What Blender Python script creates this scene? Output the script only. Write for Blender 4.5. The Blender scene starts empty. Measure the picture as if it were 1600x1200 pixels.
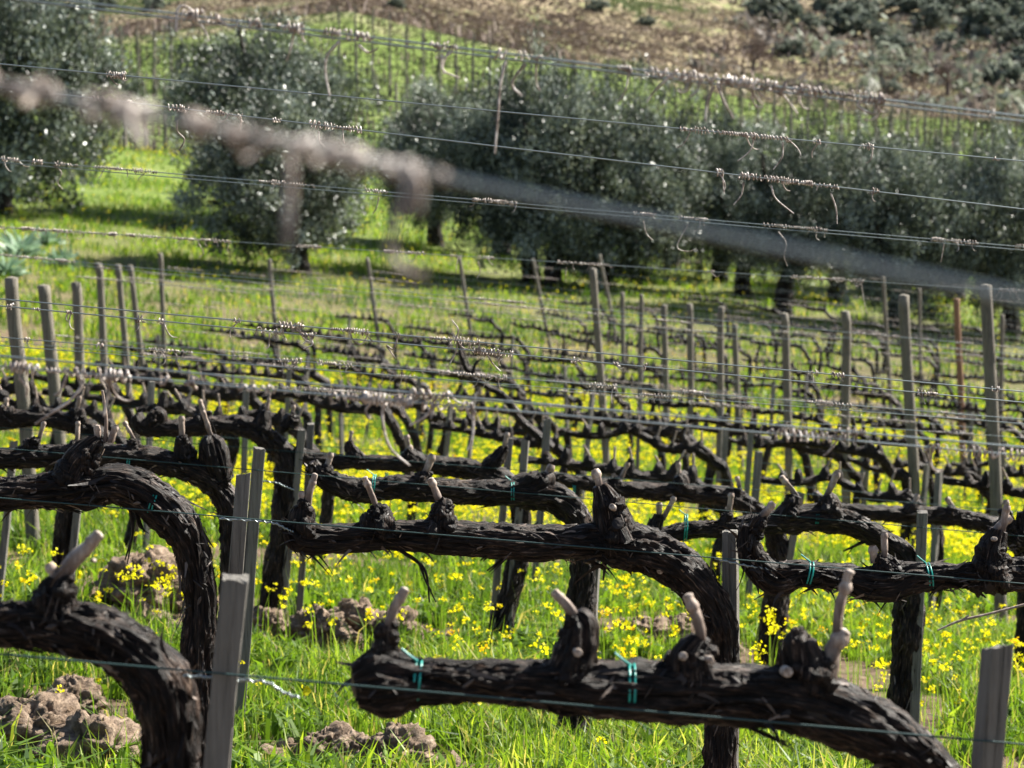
import bpy, math, random
import numpy as np
from mathutils import Vector, Matrix
random.seed(5); RNG = np.random.default_rng(11)
scene = bpy.context.scene
COL = scene.collection
# ------------------------------------------------------------------ camera
F = 3870.0                       # focal length in photo pixels (1600 wide)
PITCH = math.radians(5.0)
CAM = np.array([0.0, 0.0, 1.3])
cd = bpy.data.cameras.new("camera"); cam = bpy.data.objects.new("camera", cd); COL.objects.link(cam)
cam.location = CAM; cam.rotation_euler = (math.radians(90) - PITCH, 0, 0)
cd.sensor_width = 36; cd.lens = F * 36 / 1600; cd.clip_start = 0.05; cd.clip_end = 3000
cd.dof.use_dof = True; cd.dof.focus_distance = 4.8; cd.dof.aperture_fstop = 10.5
scene.camera = cam
# ------------------------------------------------------------------ light
SUN_EL, SUN_AZ = math.radians(43), math.radians(60)     # azimuth from +Y towards +X
w = bpy.data.worlds.new("World"); scene.world = w; w.use_nodes = True
nt = w.node_tree; bg = nt.nodes['Background']
sky = nt.nodes.new('ShaderNodeTexSky'); sky.sky_type = 'NISHITA'; sky.sun_disc = False
sky.sun_elevation = SUN_EL; sky.sun_rotation = SUN_AZ
nt.links.new(sky.outputs[0], bg.inputs[0]); bg.inputs[1].default_value = 0.05
sd = bpy.data.lights.new("sun", 'SUN'); sd.energy = 5.0; sd.angle = math.radians(0.5); sd.color = (1, .95, .86)
sun = bpy.data.objects.new("sun", sd); COL.objects.link(sun)
sdir = Vector((math.sin(SUN_AZ) * math.cos(SUN_EL), math.cos(SUN_AZ) * math.cos(SUN_EL), math.sin(SUN_EL)))
sun.rotation_euler = sdir.to_track_quat('Z', 'Y').to_euler()
scene.view_settings.view_transform = 'Standard'; scene.view_settings.look = 'None'
scene.view_settings.exposure = 1.72; scene.view_settings.gamma = 1
# ------------------------------------------------------------------ maths
AR = math.radians(4.0)            # the rows recede slightly to the right
CA, SA = math.cos(AR), math.sin(AR)
SLOPE = -0.094                    # the field falls to the right
CP, SP = math.cos(PITCH), math.sin(PITCH)
def ray(px, py):
    cx = (px - 800) / F; cy = (600 - py) / F
    return np.array([cx, CP + cy * SP, -SP + cy * CP])
def PV(px, py, v):                # point seen at a photo pixel on the vertical plane of row v
    r = ray(px, py)
    return CAM + r * (v / (-SA * r[0] + CA * r[1]))
def PD(px, py, d): return CAM + ray(px, py) * d
def proj(p):
    q = np.asarray(p) - CAM
    D = q[1] * CP - q[2] * SP; U = q[1] * SP + q[2] * CP
    return 800 + F * q[0] / D, 600 - F * U / D
def UV2XY(u, v): return u * CA - v * SA, u * SA + v * CA
_rs = np.random.RandomState(3).rand(64, 64, 64)
def vnoise(x, y, z):
    xi, yi, zi = np.floor(x).astype(int), np.floor(y).astype(int), np.floor(z).astype(int)
    fx, fy, fz = x - xi, y - yi, z - zi
    fx, fy, fz = [t * t * (3 - 2 * t) for t in (fx, fy, fz)]
    r = 0
    for dx in (0, 1):
        for dy in (0, 1):
            for dz in (0, 1):
                r = r + _rs[(xi + dx) & 63, (yi + dy) & 63, (zi + dz) & 63] * (fx if dx else 1 - fx) * (fy if dy else 1 - fy) * (fz if dz else 1 - fz)
    return r * 2 - 1
def fbm(x, y, z=0.0, o=4):
    x = np.asarray(x, float); y = np.asarray(y, float); z = np.asarray(z, float) + 0 * x
    s = 0; a = .5
    for i in range(o):
        s = s + a * vnoise(x, y, z); x, y, z = x * 2.03 + 7.1, y * 2.03 + 3.3, z * 2.03 + 1.7; a *= .5
    return s
def sst(a, b, x):
    t = np.clip((x - a) / (b - a), 0, 1); return t * t * (3 - 2 * t)
# ground profile across the rows, measured at photo column 1000: (distance, photo row)
GK = [(2.8, 1937), (4.4, 1391), (6.5, 1195), (8.6, 1032), (10.7, 939), (12.8, 873), (14.9, 838), (17, 800), (19.1, 762),
      (21.2, 730), (23.3, 705), (25.4, 678), (27.5, 657), (29.6, 640), (33.8, 592), (38, 545), (48, 455), (62, 370)]
_gv, _gz = [], []
for d, y in GK:
    p = PV(1000, y, d); _gv.append(d); _gz.append(p[2] - SLOPE * (p[0] * CA + p[1] * SA))
_gv = [-10, 0] + _gv; _gz = [_gz[0] - .05, _gz[0]] + _gz
def far_y(px, d):
    c = .09 * (px - 1000)
    top = np.interp(px, [-1600, -400, 190, 400, 550, 800, 1200, 1600, 2400, 3600], [120, 90, 65, 38, 25, 85, 165, 203, 250, 300])
    ks = [(48, 455 + c), (62, 368 + c), (72, 310 + c), (86, 330 + .06 * (px - 800)), (100, 350 + .03 * (px - 800)), (150, 265 + .035 * (px - 800)), (230, top),
          (245, top - 12), (420, -190 + .05 * px), (600, -330 + 0 * px), (1400, -420 + 0 * px)]
    r = ks[0][1] + 0 * d
    for (d0, y0), (d1, y1) in zip(ks, ks[1:]):
        t = np.clip((d - d0) / (d1 - d0), 0, 1)
        r = np.where(d >= d0, y0 + (y1 - y0) * t, r)
    return r
def ground(X, Y, bump=True):
    X = np.asarray(X, float); Y = np.asarray(Y, float)
    u = X * CA + Y * SA; v = -X * SA + Y * CA
    zn = np.interp(v, _gv, _gz) + SLOPE * u
    Yc = np.maximum(Y, 30.0)
    px = np.clip(800 + F * X / Yc * .996, -1600, 3600)
    y = far_y(px, Yc)
    cy = (600 - y) / F
    zf = CAM[2] + Yc * (-SP + cy * CP) / (CP + cy * SP)
    z = zn + (zf - zn) * sst(43, 52, Y)
    if bump:
        z = z + .05 * fbm(X * 1.3, Y * 1.3, 0, 4) * sst(90, 40, Y) + .02 * fbm(X * 6, Y * 6, 5, 3) * sst(40, 15, Y)
        z = z + sst(240, 330, Y) * 5.0 * fbm(X * .035, Y * .035, 2, 5) + sst(60, 80, Y) * .3 * fbm(X * .2, Y * .2, 3, 3)
    return z
def ghit(px, py, d0=4.6, d1=120):
    ds = np.geomspace(d0, d1, 900); r = ray(px, py)
    P = CAM[None] + ds[:, None] * r[None]
    below = P[:, 2] < ground(P[:, 0], P[:, 1])
    k = int(np.argmax(below)) if below.any() else len(ds) - 1
    return P[k]
def catmull(pts, n):
    pts = np.asarray(pts, float)
    P = np.vstack([2 * pts[0] - pts[1], pts, 2 * pts[-1] - pts[-2]])
    m = len(pts) - 1; t = np.linspace(0, m, n); i = np.minimum(t.astype(int), m - 1); f = (t - i)[:, None]
    a, b, c, d = P[i], P[i + 1], P[i + 2], P[i + 3]
    return .5 * (2 * b + (c - a) * f + (2 * a - 5 * b + 4 * c - d) * f ** 2 + (3 * b - a - 3 * c + d) * f ** 3)
# ------------------------------------------------------------------ mesh builder
class MB:
    def __init__(s): s.v = []; s.f = []; s.n = 0; s.uv = []; s.c = []
    def add(s, V, Fq, uv=None, col=None):          # Fq: (n,k) array of indices
        V = np.asarray(V, float); Fq = np.asarray(Fq, int)
        s.v.append(V); s.f.append(Fq + s.n); s.n += len(V)
        s.uv.append(uv if uv is not None else np.zeros((len(V), 2)))
        if col is None: col = np.zeros(len(V))
        s.c.append(np.broadcast_to(col, (len(V),)).astype(float))
    def mesh(s, name, mat, off=(0, 0, 0), smooth=True):
        V = np.concatenate(s.v) - np.asarray(off)[None]
        me = bpy.data.meshes.new(name)
        me.vertices.add(len(V)); me.vertices.foreach_set('co', V.astype(np.float32).ravel())
        tot = np.concatenate([np.full(len(f), f.shape[1]) for f in s.f]); idx = np.concatenate([f.ravel() for f in s.f])
        me.loops.add(len(idx)); me.loops.foreach_set('vertex_index', idx.astype(np.int32))
        me.polygons.add(len(tot)); st = np.concatenate([[0], np.cumsum(tot)[:-1]])
        me.polygons.foreach_set('loop_start', st.astype(np.int32)); me.polygons.foreach_set('loop_total', tot.astype(np.int32))
        me.polygons.foreach_set('use_smooth', np.full(len(tot), smooth))
        uvl = me.uv_layers.new(name='UVMap'); uvl.data.foreach_set('uv', np.concatenate(s.uv)[idx].astype(np.float32).ravel())
        at = me.attributes.new('tint', 'FLOAT', 'POINT'); at.data.foreach_set('value', np.concatenate(s.c).astype(np.float32))
        me.materials.append(mat); me.update(calc_edges=True); me.validate()
        return me
def tube(mb, pts, rad, sides=8, cap=True, rough=0, freq=8, seed=0, ridges=0, col=None, n=None, square=False, flat=None):
    P = np.asarray(pts, float); R = np.broadcast_to(np.asarray(rad, float), (len(P),)).copy()
    if n:
        R = np.interp(np.linspace(0, len(P) - 1, n), np.arange(len(P)), R); P = catmull(P, n)
    N = len(P); T = np.gradient(P, axis=0); T /= np.linalg.norm(T, axis=1)[:, None] + 1e-12
    up = np.array([0, 1, 0.]) if abs(T[0][1]) < .8 else np.array([1., 0, 0])
    A = np.zeros_like(P); a = np.cross(T[0], up); a /= np.linalg.norm(a); A[0] = a
    for i in range(1, N):
        a = A[i - 1] - T[i] * np.dot(A[i - 1], T[i]); A[i] = a / (np.linalg.norm(a) + 1e-12)
    B = np.cross(T, A)
    L = np.concatenate([[0], np.cumsum(np.linalg.norm(np.diff(P, axis=0), axis=1))])
    th = np.linspace(0, 2 * math.pi, sides, endpoint=False) + (math.pi / 4 if square else 0)
    C, S = np.cos(th)[None], np.sin(th)[None]
    RR = np.repeat(R[:, None], sides, 1)
    if rough:
        tw = L[:, None] * 7 + seed
        dx = P[:, 0:1] + R[:, None] * C; dz = P[:, 2:3] + R[:, None] * S; dy = P[:, 1:2] + R[:, None] * np.sin(th * 2)[None] * .5
        nn = fbm(dx * freq + seed, dy * freq, dz * freq, 4)
        RR = RR * (1 + rough * 1.6 * nn)
        if ridges:
            ang = th[None] + .35 * np.sin(tw * .6) + .25 * np.sin(tw * 1.7 + 1)
            q = fbm(np.cos(ang) * ridges, np.sin(ang) * ridges, L[:, None] * 9 + seed, 3)
            RR = RR * (1 + .42 * (1 - 2.4 * np.abs(q)) - .26)
            q2 = fbm(np.cos(ang) * ridges * 3.1, np.sin(ang) * ridges * 3.1, L[:, None] * 20 + seed, 2)
            RR = RR * (1 + .26 * (.3 - np.abs(q2)))
    V = P[:, None] + A[:, None] * (RR * C)[..., None] + B[:, None] * (RR * S)[..., None]
    V = V.reshape(-1, 3)
    i = np.arange(N - 1)[:, None] * sides; j = np.arange(sides)[None]; j2 = (j + 1) % sides
    Fq = np.stack([i + j, i + j2, i + sides + j2, i + sides + j], -1).reshape(-1, 4)
    uv = np.stack([np.repeat(np.minimum(np.arange(sides), sides - np.arange(sides))[None] / sides * 2 * np.mean(R) * 3.1, N, 0).ravel() , np.repeat(L[:, None], sides, 1).ravel()], -1)
    c = np.zeros(len(V)) if col is None else (np.repeat(np.clip(.95 - np.linspace(0, 1.25, N), 0, 1), sides) if isinstance(col, str) else np.broadcast_to(col, (len(V),)))
    mb.add(V, Fq, uv, c)
    if cap:
        for k, r0 in ((0, R[0]), (N - 1, R[-1])):
            ring = V[k * sides:(k + 1) * sides]
            cc = P[k] + (T[k] if k else -T[k]) * (0 if square or r0 < .003 else r0 * .25)
            VV = np.vstack([ring, cc[None]]); jj = np.arange(sides)
            F3 = np.stack([jj, (jj + 1) % sides, np.full(sides, sides)], -1)
            if k == 0: F3 = F3[:, ::-1]
            mb.add(VV, F3, np.zeros((len(VV), 2)), c[0])
def ribbons(mb, roots, dirs, lens, wid, curl, seed, seg=4):
    rg = np.random.default_rng(seed); n = len(roots)
    d = dirs / (np.linalg.norm(dirs, axis=1)[:, None] + 1e-9)
    side = np.cross(d, rg.normal(size=(n, 3))); side /= np.linalg.norm(side, axis=1)[:, None] + 1e-9
    bend = rg.normal(size=(n, 3)) * curl + np.array([0, 0, -curl * .7])
    V = []
    for k in range(seg + 1):
        t = k / seg
        c = roots + d * (lens * t)[:, None] + bend * ((lens * t * t))[:, None]
        ww = (wid * (1 - .8 * t ** 1.5))[:, None] * side
        V += [c - ww, c + ww]
    V = np.stack(V, 1).reshape(-1, 3); b = np.arange(n)[:, None] * (2 * seg + 2)
    Fq = np.concatenate([np.stack([b[:, 0] + 2 * k, b[:, 0] + 2 * k + 1, b[:, 0] + 2 * k + 3, b[:, 0] + 2 * k + 2], -1) for k in range(seg)])
    mb.add(V, Fq)
# ------------------------------------------------------------------ objects
def tagp(o, label=None, cat=None, group=None, kind=None):
    if label: o['label'] = label
    if cat: o['category'] = cat
    if group: o['group'] = group
    if kind: o['kind'] = kind
    return o
def link(name, me, parent=None, loc=None):
    o = bpy.data.objects.new(name, me); COL.objects.link(o)
    if parent is not None: o.parent = parent
    if loc is not None: o.location = loc
    return o
def woff(parent):
    s = np.zeros(3); p = parent
    while p is not None: s = s + np.array(p.location); p = p.parent
    return s
def obj(name, mb, mat, parent=None, smooth=True):      # vertices are in world space; unrotated parents
    return link(name, mb.mesh(name, mat, woff(parent), smooth), parent)
def empty(name, loc):
    o = bpy.data.objects.new(name, None); COL.objects.link(o); o.location = loc; o.empty_display_size = .1; return o
def copy_tree(o, parent=None):
    c = o.copy(); COL.objects.link(c)
    if parent is not None: c.parent = parent
    for ch in KIDS.get(o.name, []):
        k = copy_tree(ch, c)
    return c
KIDS = {}
def refresh_kids():
    KIDS.clear()
    for o in bpy.data.objects:
        if o.parent: KIDS.setdefault(o.parent.name, []).append(o)
ORD = ['', 'first', 'second', 'third', 'fourth', 'fifth', 'sixth', 'seventh', 'eighth', 'ninth', 'tenth', 'eleventh', 'twelfth', 'thirteenth', 'fourteenth',
       'fifteenth', 'sixteenth', 'seventeenth', 'eighteenth', 'nineteenth', 'twentieth', 'twenty-first', 'twenty-second', 'twenty-third', 'twenty-fourth', 'twenty-fifth', 'twenty-sixth', 'twenty-seventh', 'twenty-eighth']
# ------------------------------------------------------------------ materials
def mat(name, build):
    m = bpy.data.materials.new(name); m.use_nodes = True; t = m.node_tree
    b = t.nodes['Principled BSDF']; build(t, b, t.nodes, t.links); return m
def ramp(N, stops):
    r = N.new('ShaderNodeValToRGB'); e = r.color_ramp.elements
    while len(e) < len(stops): e.new(.5)
    for k, (p, c) in zip(e, stops): k.position = p; k.color = (*c, 1)
    return r
def noise(N, L, vec, scale, det=5, rough=.6, vscale=None):
    n = N.new('ShaderNodeTexNoise'); n.inputs['Scale'].default_value = scale; n.inputs['Detail'].default_value = det; n.inputs['Roughness'].default_value = rough
    if vscale:
        mp = N.new('ShaderNodeMapping'); mp.inputs['Scale'].default_value = vscale; L.new(vec, mp.inputs['Vector']); vec = mp.outputs[0]
    L.new(vec, n.inputs['Vector']); return n
def bump(N, L, b, h, strength, dist=.01):
    bp = N.new('ShaderNodeBump'); bp.inputs['Strength'].default_value = strength; bp.inputs['Distance'].default_value = dist
    L.new(h, bp.inputs['Height']); L.new(bp.outputs[0], b.inputs['Normal'])
def m_bark(t, b, N, L):
    tc = N.new('ShaderNodeTexCoord')
    f = noise(N, L, tc.outputs['UV'], 60, 6, .65, (6, .55, 1)); g = noise(N, L, tc.outputs['Object'], 14, 4)
    r = ramp(N, [(.36, (.0015, .0009, .0007)), (.5, (.009, .0052, .0038)), (.585, (.062, .038, .028)), (.68, (.32, .24, .19))])
    mx = N.new('ShaderNodeMath'); mx.operation = 'MULTIPLY_ADD'; mx.inputs[1].default_value = .75; L.new(f.outputs[0], mx.inputs[0])
    m2 = N.new('ShaderNodeMath'); m2.operation = 'MULTIPLY'; m2.inputs[1].default_value = .25; L.new(g.outputs[0], m2.inputs[0]); L.new(m2.outputs[0], mx.inputs[2])
    L.new(mx.outputs[0], r.inputs[0]); at = N.new('ShaderNodeAttribute'); at.attribute_name = 'tint'; mt = N.new('ShaderNodeMixRGB'); L.new(at.outputs['Fac'], mt.inputs[0]); L.new(r.outputs[0], mt.inputs[1]); mt.inputs[2].default_value = (.19, .145, .12, 1); L.new(mt.outputs[0], b.inputs['Base Color']); b.inputs['Roughness'].default_value = .55
    b.inputs['Specular IOR Level'].default_value = .3
    bump(N, L, b, mx.outputs[0], 1.0, .03)
M_BARK = mat('bark', m_bark)
def m_cane(t, b, N, L):
    tc = N.new('ShaderNodeTexCoord'); f = noise(N, L, tc.outputs['Object'], 90, 5, .7, (1, 1, .3))
    r = ramp(N, [(.3, (.12, .08, .06)), (.5, (.28, .21, .165)), (.7, (.5, .42, .35))]); L.new(f.outputs[0], r.inputs[0]); at = N.new('ShaderNodeAttribute'); at.attribute_name = 'tint'; mt = N.new('ShaderNodeMixRGB'); L.new(at.outputs['Fac'], mt.inputs[0]); L.new(r.outputs[0], mt.inputs[1]); mt.inputs[2].default_value = (.05, .028, .02, 1); L.new(mt.outputs[0], b.inputs['Base Color'])
    b.inputs['Roughness'].default_value = .7; bump(N, L, b, f.outputs[0], .4, .003)
M_CANE = mat('pruned_cane', m_cane)
def m_cut(t, b, N, L):
    tc = N.new('ShaderNodeTexCoord'); f = noise(N, L, tc.outputs['Object'], 200, 3)
    r = ramp(N, [(.38, (.16, .115, .085)), (.65, (.46, .39, .33))]); L.new(f.outputs[0], r.inputs[0]); L.new(r.outputs[0], b.inputs['Base Color']); b.inputs['Roughness'].default_value = .8
M_CUT = mat('cut_wood', m_cut)
def wood(base, dark, rust=False):
    def g(t, b, N, L):
        tc = N.new('ShaderNodeTexCoord'); f = noise(N, L, tc.outputs['Object'], 30, 6, .7, (4, 4, .18)); g2 = noise(N, L, tc.outputs['Object'], 5, 4)
        a = N.new('ShaderNodeMath'); a.operation = 'MULTIPLY_ADD'; a.inputs[1].default_value = .6
        m2 = N.new('ShaderNodeMath'); m2.operation = 'MULTIPLY'; m2.inputs[1].default_value = .4; L.new(g2.outputs[0], m2.inputs[0]); L.new(f.outputs[0], a.inputs[0]); L.new(m2.outputs[0], a.inputs[2])
        r = ramp(N, [(.34, dark), (.48, tuple(x * .7 for x in base)), (.64, base)]); L.new(a.outputs[0], r.inputs[0]); L.new(r.outputs[0], b.inputs['Base Color'])
        b.inputs['Roughness'].default_value = .8; bump(N, L, b, a.outputs[0], 1, .012)
    return g
M_STAKE = mat('weathered_stake_wood', wood((.2, .185, .16), (.018, .017, .014)))
M_POST = mat('grey_green_post_wood', wood((.2, .175, .135), (.025, .021, .017)))
M_RUST = mat('orange_brown_post_wood', wood((.3, .16, .09), (.08, .04, .025)))
def m_wire(t, b, N, L):
    b.inputs['Base Color'].default_value = (.27, .31, .31, 1); b.inputs['Metallic'].default_value = .8; b.inputs['Roughness'].default_value = .38
M_WIRE = mat('galvanised_wire', m_wire)
def m_gwire(t, b, N, L):
    b.inputs['Base Color'].default_value = (.02, .05, .05, 1); b.inputs['Roughness'].default_value = .6; b.inputs['Specular IOR Level'].default_value = .3
M_GWIRE = mat('green_coated_wire', m_gwire)
def m_tend(t, b, N, L):
    tc = N.new('ShaderNodeTexCoord'); f = noise(N, L, tc.outputs['Object'], 70, 5, .7)
    r = ramp(N, [(.35, (.07, .042, .03)), (.49, (.30, .235, .195)), (.62, (.66, .6, .55))]); L.new(f.outputs[0], r.inputs[0]); L.new(r.outputs[0], b.inputs['Base Color']); b.inputs['Roughness'].default_value = .5
M_TEND = mat('dried_tendril', m_tend)
def m_tie(t, b, N, L):
    b.inputs['Base Color'].default_value = (.01, .30, .25, 1); b.inputs['Roughness'].default_value = .35
    b.inputs['Transmission Weight'].default_value = .15
M_TIE = mat('green_plastic_tie', m_tie)
def leafy(stops, rough=.5, trans=.45, tcol=None, spec=.5):
    def g(t, b, N, L):
        at = N.new('ShaderNodeAttribute'); at.attribute_name = 'tint'
        r = ramp(N, stops); L.new(at.outputs['Fac'], r.inputs[0]); L.new(r.outputs[0], b.inputs['Base Color'])
        b.inputs['Roughness'].default_value = rough; b.inputs['Specular IOR Level'].default_value = spec
        if trans:
            tr = N.new('ShaderNodeBsdfTranslucent'); mx = N.new('ShaderNodeMixShader'); mx.inputs[0].default_value = trans
            hs = N.new('ShaderNodeMixRGB'); hs.blend_type = 'MULTIPLY'; hs.inputs[0].default_value = 1; L.new(r.outputs[0], hs.inputs[1]); hs.inputs[2].default_value = (*(tcol or (1, 1, 1)), 1)
            L.new(hs.outputs[0], tr.inputs[0]); L.new(b.outputs[0], mx.inputs[1]); L.new(tr.outputs[0], mx.inputs[2])
            L.new(mx.outputs[0], t.nodes['Material Output'].inputs[0])
    return g
M_GRASS = mat('grass_blades', leafy([(0, (.04, .085, .014)), (.45, (.13, .22, .025)), (.85, (.32, .40, .05)), (1, (.42, .35, .18))], .5, .5, (1.25, 1.3, .5), .35))
M_FLOWER = mat('yellow_petals', leafy([(0, (.75, .66, .01)), (.88, (.85, .80, .03)), (1, (.8, .5, .01))], .6, .5, (1, 1, .4), .2))
M_OLIVE = mat('olive_leaves', leafy([(0, (.012, .018, .012)), (.4, (.065, .085, .062)), (.72, (.21, .25, .21)), (1, (.46, .5, .46))], .4, .14, (1, 1, .6), .5))
M_SHRUB = mat('shrub_leaves', leafy([(0, (.07, .09, .07)), (.6, (.16, .185, .145)), (1, (.31, .33, .28))], .8, .35))
M_TWIG = mat('bare_twigs', leafy([(0, (.10, .07, .06)), (.6, (.19, .14, .12)), (1, (.30, .25, .21))], .9, 0))
M_DRY = mat('dry_grass', leafy([(0, (.14, .105, .08)), (.22, (.21, .165, .12)), (.4, (.30, .25, .17)), (.52, (.33, .295, .19)), (.62, (.17, .20, .09)), (1, (.11, .145, .055))], .9, .2))
M_CHICK = mat('silver_green_leaves', leafy([(0, (.07, .15, .07)), (1, (.30, .42, .28))], .5, .35))
M_WHITE = mat('white_blossom', leafy([(0, (.55, .55, .5)), (1, (.8, .8, .76))], .8, .4))
def m_ground(t, b, N, L):
    g = N.new('ShaderNodeNewGeometry'); sp = N.new('ShaderNodeSeparateXYZ'); L.new(g.outputs['Position'], sp.inputs[0])
    n1 = noise(N, L, g.outputs['Position'], 1.1, 6, .65); n2 = noise(N, L, g.outputs['Position'], 22, 6, .7); n3 = noise(N, L, g.outputs['Position'], .045, 9, .68)
    n4 = noise(N, L, g.outputs['Position'], .5, 8, .7)
    soil = ramp(N, [(.3, (.05, .033, .022)), (.55, (.15, .105, .07)), (.75, (.28, .21, .15))]); L.new(n2.outputs[0], soil.inputs[0])
    grn = ramp(N, [(.3, (.015, .028, .006)), (.7, (.05, .08, .012))]); L.new(n2.outputs[0], grn.inputs[0])
    m1 = N.new('ShaderNodeMixRGB'); f1 = ramp(N, [(.3, (0, 0, 0)), (.46, (1, 1, 1))]); L.new(n1.outputs[0], f1.inputs[0])
    L.new(f1.outputs[0], m1.inputs[0]); L.new(grn.outputs[0], m1.inputs[1]); L.new(soil.outputs[0], m1.inputs[2])
    fld = ramp(N, [(.3, (.06, .09, .02)), (.5, (.12, .17, .035)), (.72, (.2, .22, .08))]); L.new(n4.outputs[0], fld.inputs[0])
    hill = ramp(N, [(.32, (.09, .075, .05)), (.42, (.18, .14, .095)), (.5, (.28, .23, .145)), (.57, (.18, .2, .08)), (.66, (.30, .26, .165)), (.78, (.16, .125, .09))])
    hm = N.new('ShaderNodeMath'); hm.operation = 'MULTIPLY_ADD'; hm.inputs[1].default_value = .55; L.new(n3.outputs[0], hm.inputs[0])
    h2 = N.new('ShaderNodeMath'); h2.operation = 'MULTIPLY'; h2.inputs[1].default_value = .45; L.new(n4.outputs[0], h2.inputs[0]); L.new(h2.outputs[0], hm.inputs[2])
    L.new(hm.outputs[0], hill.inputs[0])
    def step(a, c):
        mr = N.new('ShaderNodeMapRange'); mr.inputs[1].default_value = a; mr.inputs[2].default_value = c; L.new(sp.outputs['Y'], mr.inputs[0]); return mr.outputs[0]
    ma = N.new('ShaderNodeMixRGB'); L.new(step(30, 60), ma.inputs[0]); L.new(m1.outputs[0], ma.inputs[1]); L.new(fld.outputs[0], ma.inputs[2])
    at = N.new('ShaderNodeAttribute'); at.attribute_name = 'tint'
    mb_ = N.new('ShaderNodeMixRGB'); L.new(at.outputs['Fac'], mb_.inputs[0]); L.new(ma.outputs[0], mb_.inputs[1]); L.new(hill.outputs[0], mb_.inputs[2])
    L.new(mb_.outputs[0], b.inputs['Base Color']); b.inputs['Roughness'].default_value = .95; b.inputs['Specular IOR Level'].default_value = .1
    bump(N, L, b, n2.outputs[0], .8, .03)
M_GROUND = mat('meadow_soil_and_hillside', m_ground)
def m_clod(t, b, N, L):
    tc = N.new('ShaderNodeTexCoord'); f = noise(N, L, tc.outputs['Object'], 40, 7, .7)
    r = ramp(N, [(.3, (.05, .033, .022)), (.5, (.20, .14, .095)), (.7, (.38, .29, .21))]); L.new(f.outputs[0], r.inputs[0]); L.new(r.outputs[0], b.inputs['Base Color'])
    b.inputs['Roughness'].default_value = .95; bump(N, L, b, f.outputs[0], 1, .02)
M_CLOD = mat('dry_clay', m_clod)
# ------------------------------------------------------------------ ground
ys = np.concatenate([np.linspace(-4, 4, 17)[:-1], np.geomspace(4, 60, 330)[:-1], np.geomspace(60, 260, 160)[:-1], np.geomspace(260, 1300, 130)])
ts = np.linspace(-1, 1, 301)
Yg = np.repeat(ys[:, None], len(ts), 1); Xg = ts[None] * (5 + .42 * np.maximum(Yg, 0))
Zg = ground(Xg, Yg)
Z0 = float(Zg.min())
pxg = 800 + F * Xg / np.maximum(Yg, 5)
hillm = sst(228, 234, Yg + 16 * fbm(Xg * .09, Yg * .09, 3, 4))
mb = MB(); nr, nc = Yg.shape
ii = np.arange(nr - 1)[:, None] * nc; jj = np.arange(nc - 1)[None]
mb.add(np.stack([Xg, Yg, Zg], -1).reshape(-1, 3), np.stack([ii + jj, ii + jj + 1, ii + nc + jj + 1, ii + nc + jj], -1).reshape(-1, 4), None, hillm.ravel())
tagp(obj('ground', mb, M_GROUND), kind='structure')
# ------------------------------------------------------------------ rows
ROWV = [2.8, 4.4, 6.5] + [8.6 + 2.1 * k for k in range(16)]        # distance of each vine row
VSP = .872
def rowg(u, v):
    x, y = UV2XY(u, v); return np.array([x, y, float(ground(x, y))])
def uv_of_px(px, v):              # u coordinate along row v for a photo column (at ground level)
    r = ray(px, 700); s = v / (-SA * r[0] + CA * r[1]); p = r * s
    return p[0] * CA + p[1] * SA
def rowscale(v): return F / v
def clod(m, c, r, seed, sq=.75, n1=36, n2=48):
    th = np.linspace(0, math.pi, n1)[:, None]; ph = np.linspace(0, 2 * math.pi, n2, endpoint=False)[None]
    d = np.stack([np.sin(th) * np.cos(ph), np.sin(th) * np.sin(ph), np.cos(th) + 0 * ph], -1)
    q = d * 1.6 + seed * 3.7
    rr = r * (1 + .75 * fbm(q[..., 0], q[..., 1], q[..., 2], 2) + .3 - 1.1 * np.abs(fbm(q[..., 0] * 2.2, q[..., 1] * 2.2, q[..., 2] * 2.2, 5)))
    V = (d * rr[..., None] * np.array([1, 1, sq])).reshape(-1, 3) + c
    i = np.arange(n1 - 1)[:, None] * n2; j = np.arange(n2)[None]
    uv = np.stack([(ph + 0 * th) * r, (th + 0 * ph) * r], -1).reshape(-1, 2)
    m.add(V, np.stack([i + j, i + n2 + j, i + n2 + (j + 1) % n2, i + (j + 1) % n2], -1).reshape(-1, 4), uv)
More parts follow.
